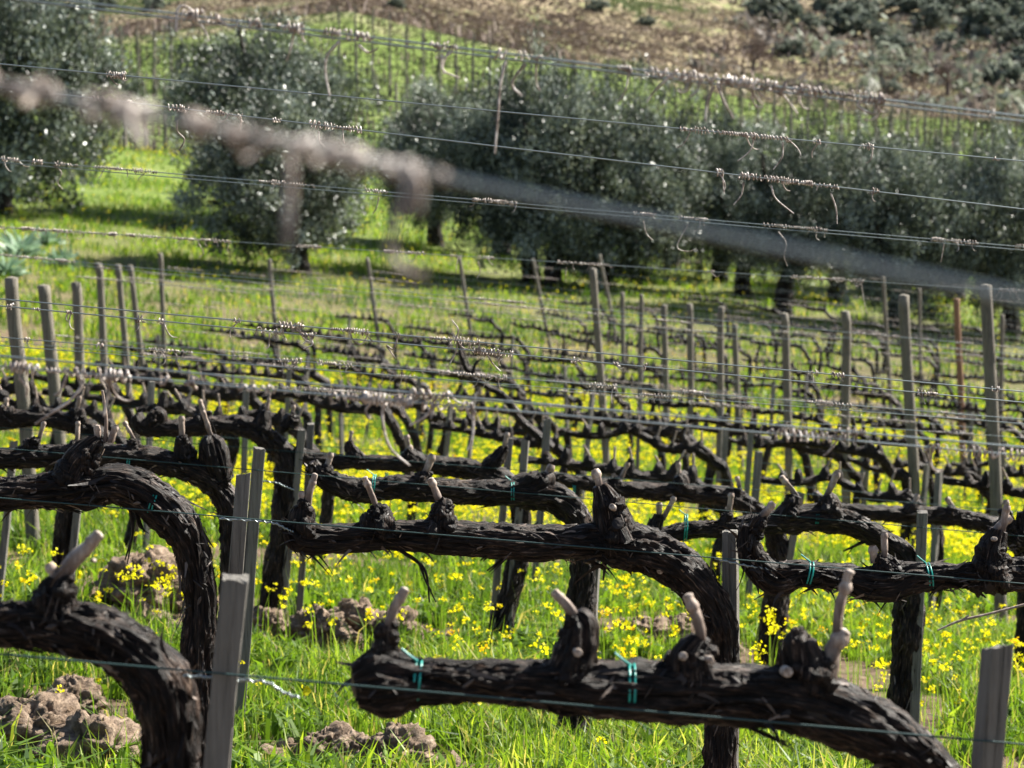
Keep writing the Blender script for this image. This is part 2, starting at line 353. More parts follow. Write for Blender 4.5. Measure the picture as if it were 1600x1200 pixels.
# --- vine pieces
def bark_shreds(mb, path, rad, n, seed, L=(.02, .06), wid=.0022):
    rg = np.random.default_rng(seed); k = rg.integers(1, len(path) - 1, n)
    T = path[k + 1] - path[k - 1]; T /= np.linalg.norm(T, axis=1)[:, None]
    o = rg.normal(size=(n, 3)); o -= T * (o * T).sum(1)[:, None]; o /= np.linalg.norm(o, axis=1)[:, None]
    roots = path[k] + o * (rad[k] * .95)[:, None]
    dirs = T * rg.choice([-1, 1], n)[:, None] + o * rg.uniform(.0, .35, n)[:, None] + np.array([0, 0, -.06])
    ribbons(mb, roots, dirs, rg.uniform(*L, n), rg.uniform(.5, 1.4, n) * wid, .35, seed)
    mb.c[-1] = np.repeat(np.where(rg.random(n) < .35, rg.uniform(.1, .8, n), 0), 10)
    # long loose strips lying along the wood
    k = rg.integers(2, max(3, len(path) - 14), n // 2)
    for a in k:
        ln = int(rg.integers(5, 13)); seg = path[a:a + ln]
        if len(seg) < 4: continue
        Tt = seg[-1] - seg[0]; Tt /= np.linalg.norm(Tt) + 1e-9; o1 = rg.normal(size=3); o1 -= Tt * (o1 @ Tt); o1 /= np.linalg.norm(o1)
        o2 = np.cross(Tt, o1); ww = wid * rg.uniform(.5, 1.2); rr_ = rad[a:a + len(seg)] * 1.03 + .0012 + np.linspace(0, 1, len(seg)) ** 3 * rg.uniform(0, .006)
        tw = np.linspace(0, rg.uniform(-.6, .6), len(seg))
        nn_ = o1[None] * np.cos(tw)[:, None] + o2[None] * np.sin(tw)[:, None]; tt_ = -o1[None] * np.sin(tw)[:, None] + o2[None] * np.cos(tw)[:, None]
        cc = seg + nn_ * rr_[:, None]; w1 = ww * np.sin(np.linspace(.25, 2.9, len(seg)))[:, None]
        V = np.stack([cc - tt_ * w1 - nn_ * .001, cc + nn_ * .0012, cc + tt_ * w1 - nn_ * .001], 1).reshape(-1, 3); q = np.arange(len(seg) - 1)[:, None] * 3
        mb.add(V, np.concatenate([q + np.array([[0, 1, 4, 3]]), q + np.array([[1, 2, 5, 4]])]), None, 0 if rg.random() < .55 else rg.uniform(.1, .75))
def stem(mb, pts, rads, seed, sides, dens, shreds, ridges=2.2):
    P = np.asarray(pts, float); L = np.linalg.norm(np.diff(P, axis=0), axis=1).sum(); n = max(8, int(L * dens))
    tube(mb, P, rads, sides, True, .16, 14, seed, ridges, None, n)
    if shreds:
        path = catmull(P, n); rr = np.interp(np.linspace(0, len(P) - 1, n), np.arange(len(P)), rads)
        bark_shreds(mb, path, rr, int(shreds * L), seed, (.01, .04), .0034)
def spur(parent, v, knob, canes, cuts, seed, detail=1.0, dv=0.0):
    """knob: [(px,py,r px)...], canes: [[(px,py,r)...]...], cuts: [(px,py,r)]"""
    rg = random.Random(seed); pm = v / F
    K = [PV(x, y, v) for x, y, r in knob]; kr = [r * pm for x, y, r in knob]
    ctr = K[0] + 0
    m = MB(); P = np.array(K)
    base_dir = P[0] - P[1]; P = np.vstack([P[0] + base_dir * .15, P]); kr = [kr[0] * 1.15] + kr
    stem(m, P, kr, seed, int(34 * detail) + 8, 700 * detail, 0, 3.2)
    for q in range(int(9 * detail) + 2):      # gnarled lumps
        t = rg.uniform(-.15, 1); r = float(np.interp(t, [0, 1], [kr[1], kr[-1]]))
        c = P[1] + (P[-1] - P[1]) * t + np.array([rg.uniform(-.75, .75), -rg.uniform(.1, .7), rg.uniform(-.3, .3)]) * r
        clod(m, c, r * rg.uniform(.38, .72), seed * .13 + q * 1.7, 1.0, 14, 18)
    for q in range(int(13 * detail)):       # burls
        t = rg.uniform(-.35, 1); c = P[1] + (P[-1] - P[1]) * t; r = np.interp(t, [0, 1], [kr[1], kr[-1]]) * rg.uniform(.7, 1.15)
        a = rg.random() * 6.28; d = np.array([math.cos(a), -abs(math.sin(a)) * .8, rg.uniform(-.3, .6)])
        c0 = c + d * r * .45; c1 = c + d * r * rg.uniform(.85, 1.35)
        tube(m, [c0, (c0 + c1) / 2, c1], [r * .5, r * .5, r * .25], 12, True, .55, 60, seed + q, 0, None, 8)
    bark_shreds(m, catmull(P, 20), np.interp(np.linspace(0, len(P) - 1, 20), np.arange(len(P)), kr), int(26 * detail), seed + 3, (.008, .028), .0014)
    so = obj('spur', m, M_BARK, parent)
    for cn in canes:
        m = MB(); Pc = [PV(x, y, v) + np.array([0, dv + rg.uniform(-.004, .0), 0]) for x, y, r in cn]
        rr = [r * pm for x, y, r in cn]
        rr[-1] *= 1.05
        tube(m, Pc, rr, 14, False, .22, 70, seed, .9, 'fade', 22)
        # nodes
        c = np.array(Pc[len(Pc) // 2]) * .45 + np.array(Pc[-1]) * .55
        dd = np.array(Pc[-1]) - np.array(Pc[-2]); dd /= np.linalg.norm(dd)
        r = rr[-1]
        tube(m, [c - dd * r * 1.1, c - dd * r * .2, c + dd * r * .5, c + dd * r * 1.3], [r * .9, r * 1.35, r * 1.25, r * .9], 12, False)
        co = obj('cane', m, M_CANE, so)
        m = MB(); e = np.array(Pc[-1]); tube(m, [e - dd * r * .3, e + dd * r * .05, e + dd * r * .25], [r * .98, r * 1.0, r * .75], 12, True)
        obj('cut_end', m, M_CUT, so)
    for (x, y, r) in cuts:
        e = PV(x, y, v) + np.array([0, -(kr[1]) * .95 + .002, 0]); m = MB()
        e = e + np.array([0, -.004, 0]); q_ = np.array([rg.uniform(-.35, .35), -1, rg.uniform(-.1, .5)]) * .012; tube(m, [e - q_, e + q_ * .1, e + q_ * .16, e + q_ * .12], [r * pm * 1.0, r * pm * .95, r * pm * .8, r * pm * .15], 14, True, .16, 70, seed)
        obj('cut_scar', m, M_CUT, so)
    return so
def tie(parent, v, px, ytop, ybot, rpx, lean=0, tail=True):
    pm = v / F; c = PV(px, (ytop + ybot) / 2, v); h = (ybot - ytop) / 2 * pm; rd = rpx * pm
    m = MB()
    for k in range(2):
        a = np.linspace(0, 2 * math.pi, 26)
        P = np.stack([c[0] + (k - .5) * .006 + lean * np.sin(a) * h, c[1] + np.cos(a) * (rd + .004), c[2] + np.sin(a) * (h + .001)], -1)
        tube(m, P, .0016, 6, False)
    if tail:
        t = c + np.array([lean * h, -.004, h])
        tube(m, catmull([t, t + np.array([-.008, -.004, .006]), t + np.array([-.02, -.004, .016])], 8), .0014, 6)
    o = obj('tie', m, M_TIE, parent); return o
def traced_vine(v, label, path, spurs, ties, seed, strips=(), group='old vines of the near rows', detail=1.0, knots=()):
    pm = v / F
    px = path[-1][0]; b = PV(px, path[-1][1], v); bz = float(ground(b[0], b[1])); base = (b[0], b[1], bz)
    e = empty('grapevine', base); tagp(e, label, 'grapevine', group)
    pts = [PV(x, y, v) for x, y, r in path]; rr = [r * pm * 1.04 for x, y, r in path]
    if pts[-1][2] > bz: pts.append(np.array([b[0] + .01, b[1], bz - .06])); rr.append(rr[-1] * 1.15)
    m = MB(); stem(m, pts, rr, seed, int(72 * detail), 480 * detail, 330 * detail, 2.8)
    for st in strips:                      # hanging bark strips
        P = np.array([PV(x, y, v) + np.array([0, -.01, 0]) for x, y in st])
        for q in range(3):
            o = RNG.normal(size=P.shape) * .003 * np.arange(len(P))[:, None]
            tube(m, P + o, np.linspace(3.2, 1.2, len(P)) * pm * (1 - .25 * q), 6, True, .25, 60, seed + q, 0, None, 20)
    obj('trunk', m, M_BARK, e)
    for (x, y, r) in knots:
        q = PV(x, y, v); m = MB(); k = np.array([0, -1., 0]); rad = 27 * pm
        tube(m, [q + k * rad * .7, q + k * rad * 1.02, q + k * rad * 1.05, q + k * rad * 1.03], [r * pm * 1.2, r * pm, r * pm * .85, r * pm * .1], 14, True); obj('cut_scar', m, M_CUT, e)
    for i, s in enumerate(spurs): spur(e, v, s[0], s[1], s[2] if len(s) > 2 else [], seed * 31 + i, detail)
    for t in ties: tie(e, v, *t)
    return e
A, B_, C_, D_ = ROWV[:4]
traced_vine(A, 'thick vine bending down beside the front grey stake at bottom left', 
    [(-260, 950, 26), (-120, 965, 28), (0, 975, 31), (60, 975, 33), (140, 988, 38), (200, 1018, 40), (245, 1062, 41), (262, 1120, 39), (264, 1200, 38), (262, 1400, 38), (262, 1700, 40), (262, 1930, 46)],
    [([(85, 960, 34), (85, 925, 26), (92, 905, 18)], [[(92, 905, 13), (112, 880, 12), (128, 862, 11), (156, 834, 8)], [(88, 905, 8), (80, 888, 7)]], [(150, 870, 3)])], [], 3,
    strips=[[(20, 1005), (60, 1012), (110, 1020)]])
traced_vine(A, 'foremost vine with a swollen left end and long arm along the bottom',
    [(556, 1075, 30), (590, 1068, 45), (625, 1066, 38), (660, 1065, 29), (750, 1064, 27), (850, 1070, 32), (950, 1077, 37), (1050, 1080, 41), (1150, 1085, 42), (1250, 1098, 44), (1330, 1124, 44), (1400, 1160, 40), (1450, 1205, 38), (1480, 1290, 37), (1490, 1500, 36), (1490, 1980, 44)],
    [([(598, 1040, 24), (604, 1005, 16), (606, 975, 12)], [[(607, 980, 9), (614, 955, 8), (633, 920, 7)]]),
     ([(888, 1055, 34), (903, 1010, 30), (908, 975, 22), (898, 958, 13)], [[(898, 962, 8), (886, 945, 7), (866, 924, 6)]], [(902, 1013, 8)]),
     ([(1085, 1060, 40), (1080, 1025, 30), (1095, 998, 16)], [[(1096, 1000, 10), (1090, 968, 9), (1075, 930, 8)]], [(1065, 1017, 7), (1106, 1022, 6)]),
     ([(1258, 1070, 40), (1252, 1030, 32), (1248, 1000, 26), (1250, 985, 10)], [[(1292, 1060, 14), (1302, 1015, 12), (1318, 986, 12)], [(1308, 990, 9), (1312, 950, 8), (1327, 892, 8)]], [(1226, 1042, 9)])],
    [(652, 1032, 1095, 30, .1), (986, 1038, 1112, 38, .02)], 4, strips=[[(855, 1105), (880, 1112), (905, 1108)], [(1150, 1125), (1200, 1150), (1240, 1165)]])
traced_vine(B_, 'vine with a hunched shoulder and green tie left of the front stakes',
    [(-150, 755, 20), (-60, 765, 22), (0, 770, 22), (60, 767, 24), (130, 762, 29), (185, 758, 28), (240, 782, 28), (285, 825, 27), (306, 880, 24), (311, 950, 22), (309, 1060, 22), (308, 1200, 22), (305, 1390, 26)],
    [([(112, 750, 30), (128, 718, 25), (146, 695, 16), (155, 685, 9)], [[(150, 690, 6), (152, 678, 5), (152, 665, 4)], [(165, 690, 3.2), (166, 650, 2.4), (160, 610, 2)], [(172, 690, 5), (180, 670, 4)]])],
    [(241, 764, 806, 28, .35)], 5, strips=[[(205, 795), (206, 830), (204, 880)], [(212, 792), (218, 815), (230, 835)], [(244, 800), (248, 830)], [(90, 790), (130, 800)]])
traced_vine(B_, 'long-armed vine crossing the centre, its three spurs above the wire',
    [(458, 815, 15), (470, 838, 22), (520, 842, 18), (600, 836, 19), (700, 840, 21), (800, 846, 23), (900, 848, 26), (960, 853, 34), (1012, 862, 31), (1062, 890, 28), (1100, 935, 27), (1124, 990, 25), (1130, 1070, 23), (1127, 1200, 23), (1125, 1400, 28)],
    [([(472, 820, 20), (473, 800, 17), (473, 790, 12)], [[(480, 792, 6), (484, 770, 5), (492, 741, 4.5)], [(470, 792, 5), (472, 773, 4.5)]]),
     ([(592, 828, 24), (596, 808, 17), (592, 790, 10)], [[(588, 792, 5), (580, 770, 4.5), (570, 746, 4.5)]]),
     ([(690, 828, 24), (690, 805, 17), (694, 786, 13)], [[(686, 780, 6), (680, 765, 5.5), (673, 748, 5)]]),
     ([(962, 840, 34), (952, 805, 25), (944, 778, 18), (936, 758, 10)], [[(938, 764, 6), (934, 748, 5), (930, 735, 6)]], [(955, 787, 5)])],
    [], 6, strips=[[(625, 858), (655, 878), (668, 900), (671, 930)], [(770, 860), (750, 875)], [(800, 862), (765, 892)], [(945, 880), (940, 905)], [(975, 880), (985, 893)]], knots=[(1030, 888, 5)])
traced_vine(B_, 'vine arm dipping low behind the right of the centre with two green ties',
    [(1170, 820, 12), (1170, 850, 16), (1182, 880, 20), (1212, 903, 24), (1252, 896, 19), (1310, 902, 18), (1355, 912, 22), (1388, 912, 23), (1430, 902, 20), (1500, 902, 19), (1580, 897, 24), (1660, 905, 26), (1760, 930, 27), (1850, 980, 26), (1900, 1100, 24), (1905, 1460, 26)],
    [([(1178, 830, 14), (1185, 815, 11), (1190, 808, 8)], [[(1190, 808, 6), (1205, 790, 5)]]),
     ([(1390, 890, 18), (1378, 877, 13), (1374, 872, 9)], [[(1382, 872, 5), (1382, 838, 4.5)], [(1368, 878, 7), (1364, 860, 6)]]),
     ([(1545, 895, 30), (1548, 860, 22), (1560, 828, 13)], [[(1565, 830, 6), (1572, 795, 5)], [(1550, 832, 7), (1575, 812, 5)]], [(1549, 838, 4)])],
    [(1264, 878, 914, 20, .2), (1451, 880, 920, 20, -.15)], 7, strips=[[(1520, 915), (1538, 930)], [(1560, 915), (1580, 905)]])
traced_vine(C_, 'vine arm of the third row whose trunk drops behind the paired stakes',
    [(-120, 706, 13), (-40, 712, 14), (0, 716, 15), (100, 714, 16), (200, 713, 16), (262, 724, 18), (318, 744, 18), (350, 776, 18), (363, 830, 17), (361, 950, 16), (355, 1090, 18)],
    [([(288, 712, 18), (285, 695, 12), (284, 682, 8)], [[(284, 684, 5), (284, 655, 4)]]), ([(345, 745, 18), (335, 710, 21), (330, 690, 17), (328, 680, 8)], [[(330, 680, 4), (318, 645, 3)]]),
     ([(205, 706, 12), (212, 690, 9)], [[(212, 690, 3), (196, 662, 3)]]), ([(120, 700, 12), (122, 690, 8)], [[(121, 690, 4), (122, 662, 3)]]), ([(48, 705, 13), (55, 690, 10)], [[(60, 690, 3.5), (68, 662, 3)]])],
    [(203, 704, 740, 16, .05)], 8, detail=.7)
traced_vine(C_, 'third-row vine arching over into a trunk just left of photo centre line',
    [(488, 722, 8), (500, 742, 13), (530, 758, 17), (570, 768, 18), (640, 762, 16), (720, 769, 17), (800, 772, 18), (860, 778, 20), (896, 802, 20), (911, 850, 19), (908, 950, 19), (898, 1100, 18), (886, 1190, 21)],
    [([(510, 745, 12), (512, 730, 8)], [[(510, 735, 4), (516, 712, 4)]]), ([(800, 768, 16), (848, 750, 20), (850, 742, 9)], [[(852, 752, 7), (860, 732, 5)]]),
     ([(660, 755, 14), (665, 742, 10)], [[(662, 745, 6), (674, 716, 5)]])],
    [(584, 742, 774, 17, .1), (801, 752, 788, 18, 0)], 9, detail=.7, strips=[[(700, 785), (705, 800)]])
traced_vine(C_, 'third-row vine whose trunk stands beside a tall pale stake at right',
    [(1015, 840, 8), (1040, 838, 12), (1070, 830, 12), (1120, 826, 12), (1180, 820, 14), (1240, 813, 17), (1300, 810, 19), (1352, 828, 16), (1398, 856, 18), (1418, 890, 20), (1420, 960, 20), (1412, 1060, 19), (1405, 1190, 22)],
    [([(1018, 838, 11), (1024, 822, 11), (1030, 805, 8)], [[(1036, 812, 4), (1052, 780, 3.5)], [(1030, 810, 5), (1030, 790, 4)]]), ([(1228, 806, 18), (1238, 786, 13), (1243, 774, 9)], [[(1244, 776, 5), (1235, 762, 4), (1220, 745, 4)]]),
     ([(1296, 805, 20), (1297, 785, 15), (1293, 772, 8)], [[(1292, 774, 5), (1306, 743, 5)]]), ([(1130, 820, 10), (1138, 805, 8)], [[(1138, 806, 4), (1142, 775, 4)]])],
    [(1071, 804, 846, 13, .05), (1275, 798, 822, 18, .15)], 10, detail=.7, strips=[[(1360, 842), (1338, 852), (1318, 862)]])
traced_vine(C_, 'vine at the right edge with its spurs crowding the frame edge',
    [(1562, 820, 13), (1580, 838, 16), (1620, 838, 17), (1700, 845, 18), (1800, 860, 18), (1880, 890, 18), (1905, 960, 18), (1900, 1220, 20)],
    [([(1570, 825, 15), (1572, 812, 13), (1570, 802, 8)], [[(1572, 805, 4), (1572, 786, 4)]]), ([(1600, 825, 15), (1600, 800, 10)], [[(1600, 802, 4), (1608, 778, 4)]])], [], 11, detail=.6)
traced_vine(D_, 'fourth-row vine with a trunk behind the hunched vine at left',
    [(-150, 645, 10), (-60, 650, 12), (0, 655, 13), (60, 652, 13), (110, 660, 14), (150, 680, 15), (158, 705, 14), (130, 750, 13), (104, 800, 13), (96, 880, 13), (92, 960, 16)],
    [([(122, 655, 12), (120, 640, 10)], [[(120, 642, 4), (124, 622, 3)]]), ([(10, 650, 12), (8, 638, 9)], [[(8, 640, 4), (10, 625, 3)]]), ([(60, 645, 9), (58, 635, 7)], [])], [], 12, detail=.5)
traced_vine(D_, 'fourth-row vine with a leaning trunk right of the paired stakes',
    [(213, 648, 8), (224, 666, 12), (262, 670, 12), (330, 664, 13), (385, 668, 14), (425, 690, 15), (446, 722, 15), (444, 800, 17), (432, 900, 18), (420, 990, 22)],
    [([(240, 664, 12), (250, 650, 11), (240, 640, 7)], []), ([(320, 660, 14), (322, 648, 9)], [[(320, 648, 4), (313, 628, 3)]]), ([(410, 675, 14), (412, 656, 11), (416, 642, 6)], [[(416, 645, 3), (420, 625, 2.5)]]), ([(452, 665, 13), (456, 648, 9)], [[(456, 650, 3), (458, 636, 3)]])],
    [(208, 690, 700, 8, 0, False)], 13, detail=.5)
traced_vine(D_, 'fourth-row vine leaning beside a grey stake left of centre',
    [(462, 700, 8), (480, 715, 11), (540, 722, 10), (620, 724, 11), (690, 728, 13), (750, 738, 14), (792, 756, 15), (815, 800, 14), (808, 880, 14), (785, 970, 16), (778, 1040, 20)],
    [([(655, 722, 12), (645, 712, 10), (635, 702, 7)], [[(640, 708, 4), (636, 684, 3.5)], [(645, 715, 4), (640, 700, 4)]]), ([(760, 735, 13), (775, 718, 12), (788, 700, 7)], [[(785, 704, 4), (792, 680, 3.5)]]),
     ([(560, 718, 12), (548, 702, 9), (545, 690, 5)], [[(546, 692, 3), (549, 676, 2.5)]]), ([(640, 715, 10), (672, 726, 9)], [])],
    [(604, 738, 752, 9, 0, False), (489, 720, 738, 9, 0, False)], 14, detail=.5)
traced_vine(D_, 'fourth-row vine with a trunk rising between two thin stakes right of centre',
    [(858, 742, 7), (880, 750, 10), (930, 757, 11), (985, 766, 12), (1060, 770, 13), (1130, 775, 13), (1178, 795, 14), (1210, 830, 15), (1218, 900, 18), (1208, 980, 18), (1200, 1060, 22)],
    [([(1060, 765, 14), (1066, 752, 10), (1060, 742, 7)], [[(1062, 746, 4), (1060, 727, 3.5)]]), ([(960, 758, 12), (964, 745, 8)], [[(970, 748, 3.5), (980, 726, 3)]]), ([(1150, 780, 12), (1156, 765, 9)], [[(1156, 766, 3), (1152, 748, 3)]])],
    [(897, 753, 772, 10, 0, False)], 15, detail=.5)
traced_vine(D_, 'thin arm of the fourth row passing behind the pale stake at right',
    [(1272, 770, 6), (1290, 788, 9), (1340, 800, 10), (1420, 804, 12), (1490, 808, 12), (1545, 820, 14), (1590, 845, 15), (1610, 900, 16), (1605, 1000, 17), (1602, 1100, 20)],
    [([(1420, 800, 12), (1426, 790, 9)], [[(1424, 792, 4), (1432, 776, 3.5)]]), ([(1490, 803, 13), (1492, 794, 9)], [[(1490, 796, 4), (1481, 781, 3.5)]])], [], 16, detail=.5)
# --- procedural vines for the rows behind
def proto_vine(seed, full):
    rg = random.Random(seed); e = empty('grapevine', (0, 0, 0))
    hgt = rg.uniform(.52, .6); arch = rg.uniform(-.04, .035); L = rg.uniform(.78, .9); bow = rg.uniform(-.03, .03)
    st = rg.uniform(.66, .9)
    pts = [(rg.uniform(-.08, .05), 0, -.08), (rg.uniform(-.05, .05), bow, hgt * .35), (bow, 0, hgt * st), (-.05, rg.uniform(-.02, .02), hgt * (st + 1) / 2), (-.15, rg.uniform(-.02, .02), hgt + .03 + arch)]
    k = 4
    for i in range(1, k + 1):
        t = i / k; pts.append((-.14 - (L - .14) * t, rg.uniform(-.015, .015), hgt + .04 + arch * (1 - t) + .094 * (L * t) + rg.uniform(-.032, .032)))
    rr = [.034, .028, .026, .027, .027] + [rg.uniform(.016, .027) * (1 - .12 * i) for i in range(k)]
    m = MB(); stem(m, pts, rr, seed, 20 if full else 9, 90 if full else 26, 60 if full else 0, 1.8)
    path = catmull(pts, 60); ns = 8; sp = []
    for i in range(ns):
        q = path[int(28 + 30 * (i + .3 * rg.random()) / ns)]; h = rg.uniform(.03, .07); ln = rg.uniform(-.02, .02)
        sp.append((q, h, ln, rg.random()))
    def knob(mm, q, h, ln, s):
        P = [q + np.array([0, 0, .0]), q + np.array([ln * .5, 0, h * .6]), q + np.array([ln, rg.uniform(-.01, .01), h])]
        tube(mm, P, [.028, .02 + s * .006, .011], 10 if full else 6, True, .25, 25, seed, 0, None, 8 if full else 4)
        return P[-1]
    if full:
        obj('trunk', m, M_BARK, e)
        for q, h, ln, s in sp:
            m = MB(); tip = knob(m, q, h, ln, s); so = obj('spur', m, M_BARK, e)
            if s > .3:
                m = MB(); c = tip + np.array([rg.uniform(-.03, .03), 0, rg.uniform(.03, .06)]); tube(m, [tip, c], [.006, .005], 7); obj('cane', m, M_CANE, so)
    else:
        for q, h, ln, s in sp:
            tip = knob(m, q, h, ln, s); tube(m, [tip, tip + np.array([rg.uniform(-.04, .04), 0, rg.uniform(.03, .08)])], .006, 4)
        obj('trunk', m, M_BARK, e)
    return e
NEARP = [proto_vine(100 + i, True) for i in range(9)]; FARP = [proto_vine(200 + i, False) for i in range(12)]
refresh_kids()
used = set()
def place(protoname, protos, loc, rz, sc=(1, 1, 1)):
    p = random.choice(protos)
    o = p if p.name not in used else copy_tree(p)
    used.add(p.name); o.location = loc; o.rotation_euler = (0, 0, rz); o.scale = sc; return o
PHASE = {4: 1445, 5: 1400, 6: 1330}
ROWSTART = {5: 68, 6: 118, 7: 153, 8: 184, 9: 203, 10: 225, 11: 262, 12: 330, 13: 425, 14: 577, 15: 720, 16: 840, 17: 937, 18: 1060}     # left end (photo column) of the farther rows
RNAME = lambda i: ORD[i + 1]
unused = []
for i in range(4, len(ROWV)):
    v = ROWV[i]; u1 = uv_of_px(PHASE.get(i, 1500 + random.uniform(-60, 60)), v)
    k = 3
    row = []
    lo = ROWSTART.get(i, -160)
    while True:
        u = u1 + (k) * VSP; k -= 1
        p = rowg(u + random.uniform(-.05, .05), v + random.uniform(-.03, .03)); px, _ = proj(p)
        if px > 1600 + VSP * F / v * 1.0: continue
        if px < lo or px < -60: break
        if random.random() < .02: continue
        row.append((px, p))
    row.sort(key=lambda t: t[0])
    for j, (px, p) in enumerate(row):
        o = place('grapevine', NEARP if i < 8 else FARP, p, AR + random.uniform(-.12, .12), (random.uniform(.85, 1.1), random.choice([1, -1]), random.uniform(.93, 1.1)))
        look = random.choice(['dark knotty vine', 'bare pruned vine', 'gnarled bent vine', 'twisted leafless vine'])
        tagp(o, f'{look}, {ORD[j + 1]} from left in the {RNAME(i)} row from the front', 'grapevine', 'old vines of the rows behind')
for p in NEARP + FARP:
    if p.name not in used:
        for c in list(p.children_recursive): bpy.data.objects.remove(c)
        bpy.data.objects.remove(p)
# the dark upright shoot behind the centre
v = ROWV[4]; m = MB()
pts = [PV(*q, v) for q in [(862, 700), (835, 676), (812, 655), (790, 622), (762, 604), (738, 590), (722, 560), (716, 530)]]
stem(m, pts, [.02, .019, .017, .015, .014, .011, .009, .005], 77, 16, 120, 60, 1.6)
sh = empty('vine_shoot', PV(862, 700, v)); obj('shoot', m, M_BARK, sh)
m = MB(); tube(m, [PV(*q, v) for q in [(738, 590), (742, 570), (752, 560)]], [.012, .008, .004], 8, True, .2, 20, 1, 0, None, 10); obj('twig', m, M_BARK, sh)
tagp(sh, 'dark crooked vine shoot rising diagonally above the rows near the centre', 'vine shoot')
# ------------------------------------------------------------------ stakes and posts
def squared(m, top, bot, w, seed):
    top = np.asarray(top); bot = np.asarray(bot); n = 14
    P = np.linspace(bot, top, n); rg = np.random.default_rng(seed); P[1:-1] += rg.normal(size=(n - 2, 3)) * .0008
    ax = (top - bot) / np.linalg.norm(top - bot); a = np.cross([0, 1, 0], ax); a /= np.linalg.norm(a); b = np.cross(ax, a)
    rot = rg.uniform(-.3, .3); a, b = a * math.cos(rot) + b * math.sin(rot), b * math.cos(rot) - a * math.sin(rot)
    n = 70; P = np.linspace(bot, top, n); P += (a[None] * fbm(np.linspace(0, 3, n) + seed, 0 * np.arange(n), 1, 3)[:, None] + b[None] * fbm(np.linspace(0, 3, n), 0 * np.arange(n) + seed, 5, 3)[:, None]) * .003
    prof = []
    for sx, sy in ((-1, -1), (1, -1), (1, 1), (-1, 1)):
        nx, ny = {(-1, -1): (1, -1), (1, -1): (1, 1), (1, 1): (-1, 1), (-1, 1): (-1, -1)}[(sx, sy)]
        o_ = rg.uniform(.3, .75)
        for t in (.05, .18, o_ - .03, o_, o_ + .03, .86, .95): prof.append((sx + (nx - sx) * t, sy + (ny - sy) * t, rg.uniform(.2, 1) if t == o_ else 0))
    prof = np.array(prof); k = len(prof); tt = np.linspace(0, 1, n)[:, None]
    gr = prof[None, :, 2] * (.02 + .26 * sst(.6, 1, tt)) * (.4 + np.abs(fbm(tt * 4 + seed, prof[None, :, 0] * 3 + 0 * tt, 2, 2)))
    wv = 1 + .05 * fbm(tt * 9 + 0 * prof[None, :, 0], np.arange(k)[None] * .9 + 0 * tt, seed, 3) - gr
    X_ = prof[None, :, 0] * wv * w / 2; Y_ = prof[None, :, 1] * wv * w / 2
    V = P[:, None] + a * X_[..., None] + b * Y_[..., None]
    V[-1] += ax[None] * ((prof[:, 0] * rg.uniform(-.12, .12) + prof[:, 1] * rg.uniform(-.12, .12)) * w + rg.normal(size=k) * .0009)[:, None]
    i = np.arange(n - 1)[:, None] * k; j = np.arange(k)[None]
    m.add(V.reshape(-1, 3), np.stack([i + j, i + (j + 1) % k, i + k + (j + 1) % k, i + k + j], -1).reshape(-1, 4))
    cc = np.vstack([V[-1], V[-1].mean(0)[None]]); jj = np.arange(k); m.add(cc, np.stack([jj, (jj + 1) % k, np.full(k, k)], -1))
def stake(v, top, bot, label, wpx=None, dy=.0, mat_=None, w=.026):
    T = PV(*top, v + dy); Bt = PV(*bot, v + dy)
    g = float(ground(Bt[0], Bt[1])); d = (Bt - T)
    s = (T[2] - (g - .05)) / max(1e-3, -d[2]); Bt = T + d * s
    e = empty('vine_stake', (Bt[0], Bt[1], g)); m = MB(); squared(m, T, Bt, w, int(top[0]))
    me = m.mesh('vine_stake', mat_ or M_STAKE, (Bt[0], Bt[1], g), False); bpy.data.objects.remove(e)
    o = link('vine_stake', me, None, (Bt[0], Bt[1], g))
    return tagp(o, label, 'stake', 'wooden stakes beside the vines')
stake(A, (368, 902), (334, 1210), 'front pale grey stake tied by the wire at bottom left', dy=-.03, w=.029)
stake(A, (1557, 1010), (1542, 1200), 'grey stake standing alone at the bottom right corner', dy=-.03, w=.028)
stake(B_, (379, 742), (362, 1000), 'dark green-grey stake rising just behind the front stake', dy=.03, w=.025)
stake(B_, (1142, 830), (1142, 1010), 'flat-topped stake beside the bending trunk right of centre', dy=.03, w=.026)
stake(C_, (405, 700), (378, 1050), 'slim split stake behind the two front stakes at left', dy=-.02, w=.028)
stake(C_, (936, 800), (915, 1150), 'stake hidden behind the central vine arm, beside the third-row trunk', dy=.03, w=.024)
stake(C_, (1441, 800), (1427, 1130), 'tall pale stake tied to the trunk at right', dy=-.02, w=.027)
stake(D_, (472, 672), (440, 960), 'fourth-row stake beside the leaning trunk right of the paired stakes', dy=-.02, w=.026)
stake(D_, (486, 662), (468, 960), 'second thin stake behind the leaning fourth-row trunk', dy=.1, w=.024)
stake(D_, (822, 688), (792, 1000), 'fourth-row stake leaning across the arm left of centre', dy=-.02, w=.026)
stake(D_, (796, 684), (770, 980), 'shorter stake just left of the leaning fourth-row stake', dy=.12, w=.022)
stake(D_, (1252, 770), (1232, 880), 'short stake behind the third-row arm right of centre', dy=-.02, w=.024)
stake(D_, (22, 690), (2, 900), 'stake at the left edge behind the hunched vine', dy=-.02, w=.024)
stake(D_, (134, 680), (110, 900), 'stake leaning beside the fourth-row trunk at far left', dy=-.02, w=.024)
sp_ = []
for k in range(4):
    m = MB(); squared(m, (random.uniform(-.02, .05), 0, random.uniform(.68, .82)), (0, 0, -.05), random.uniform(.022, .028), k)
    sp_.append(m.mesh('vine_stake', M_STAKE, (0, 0, 0), False))
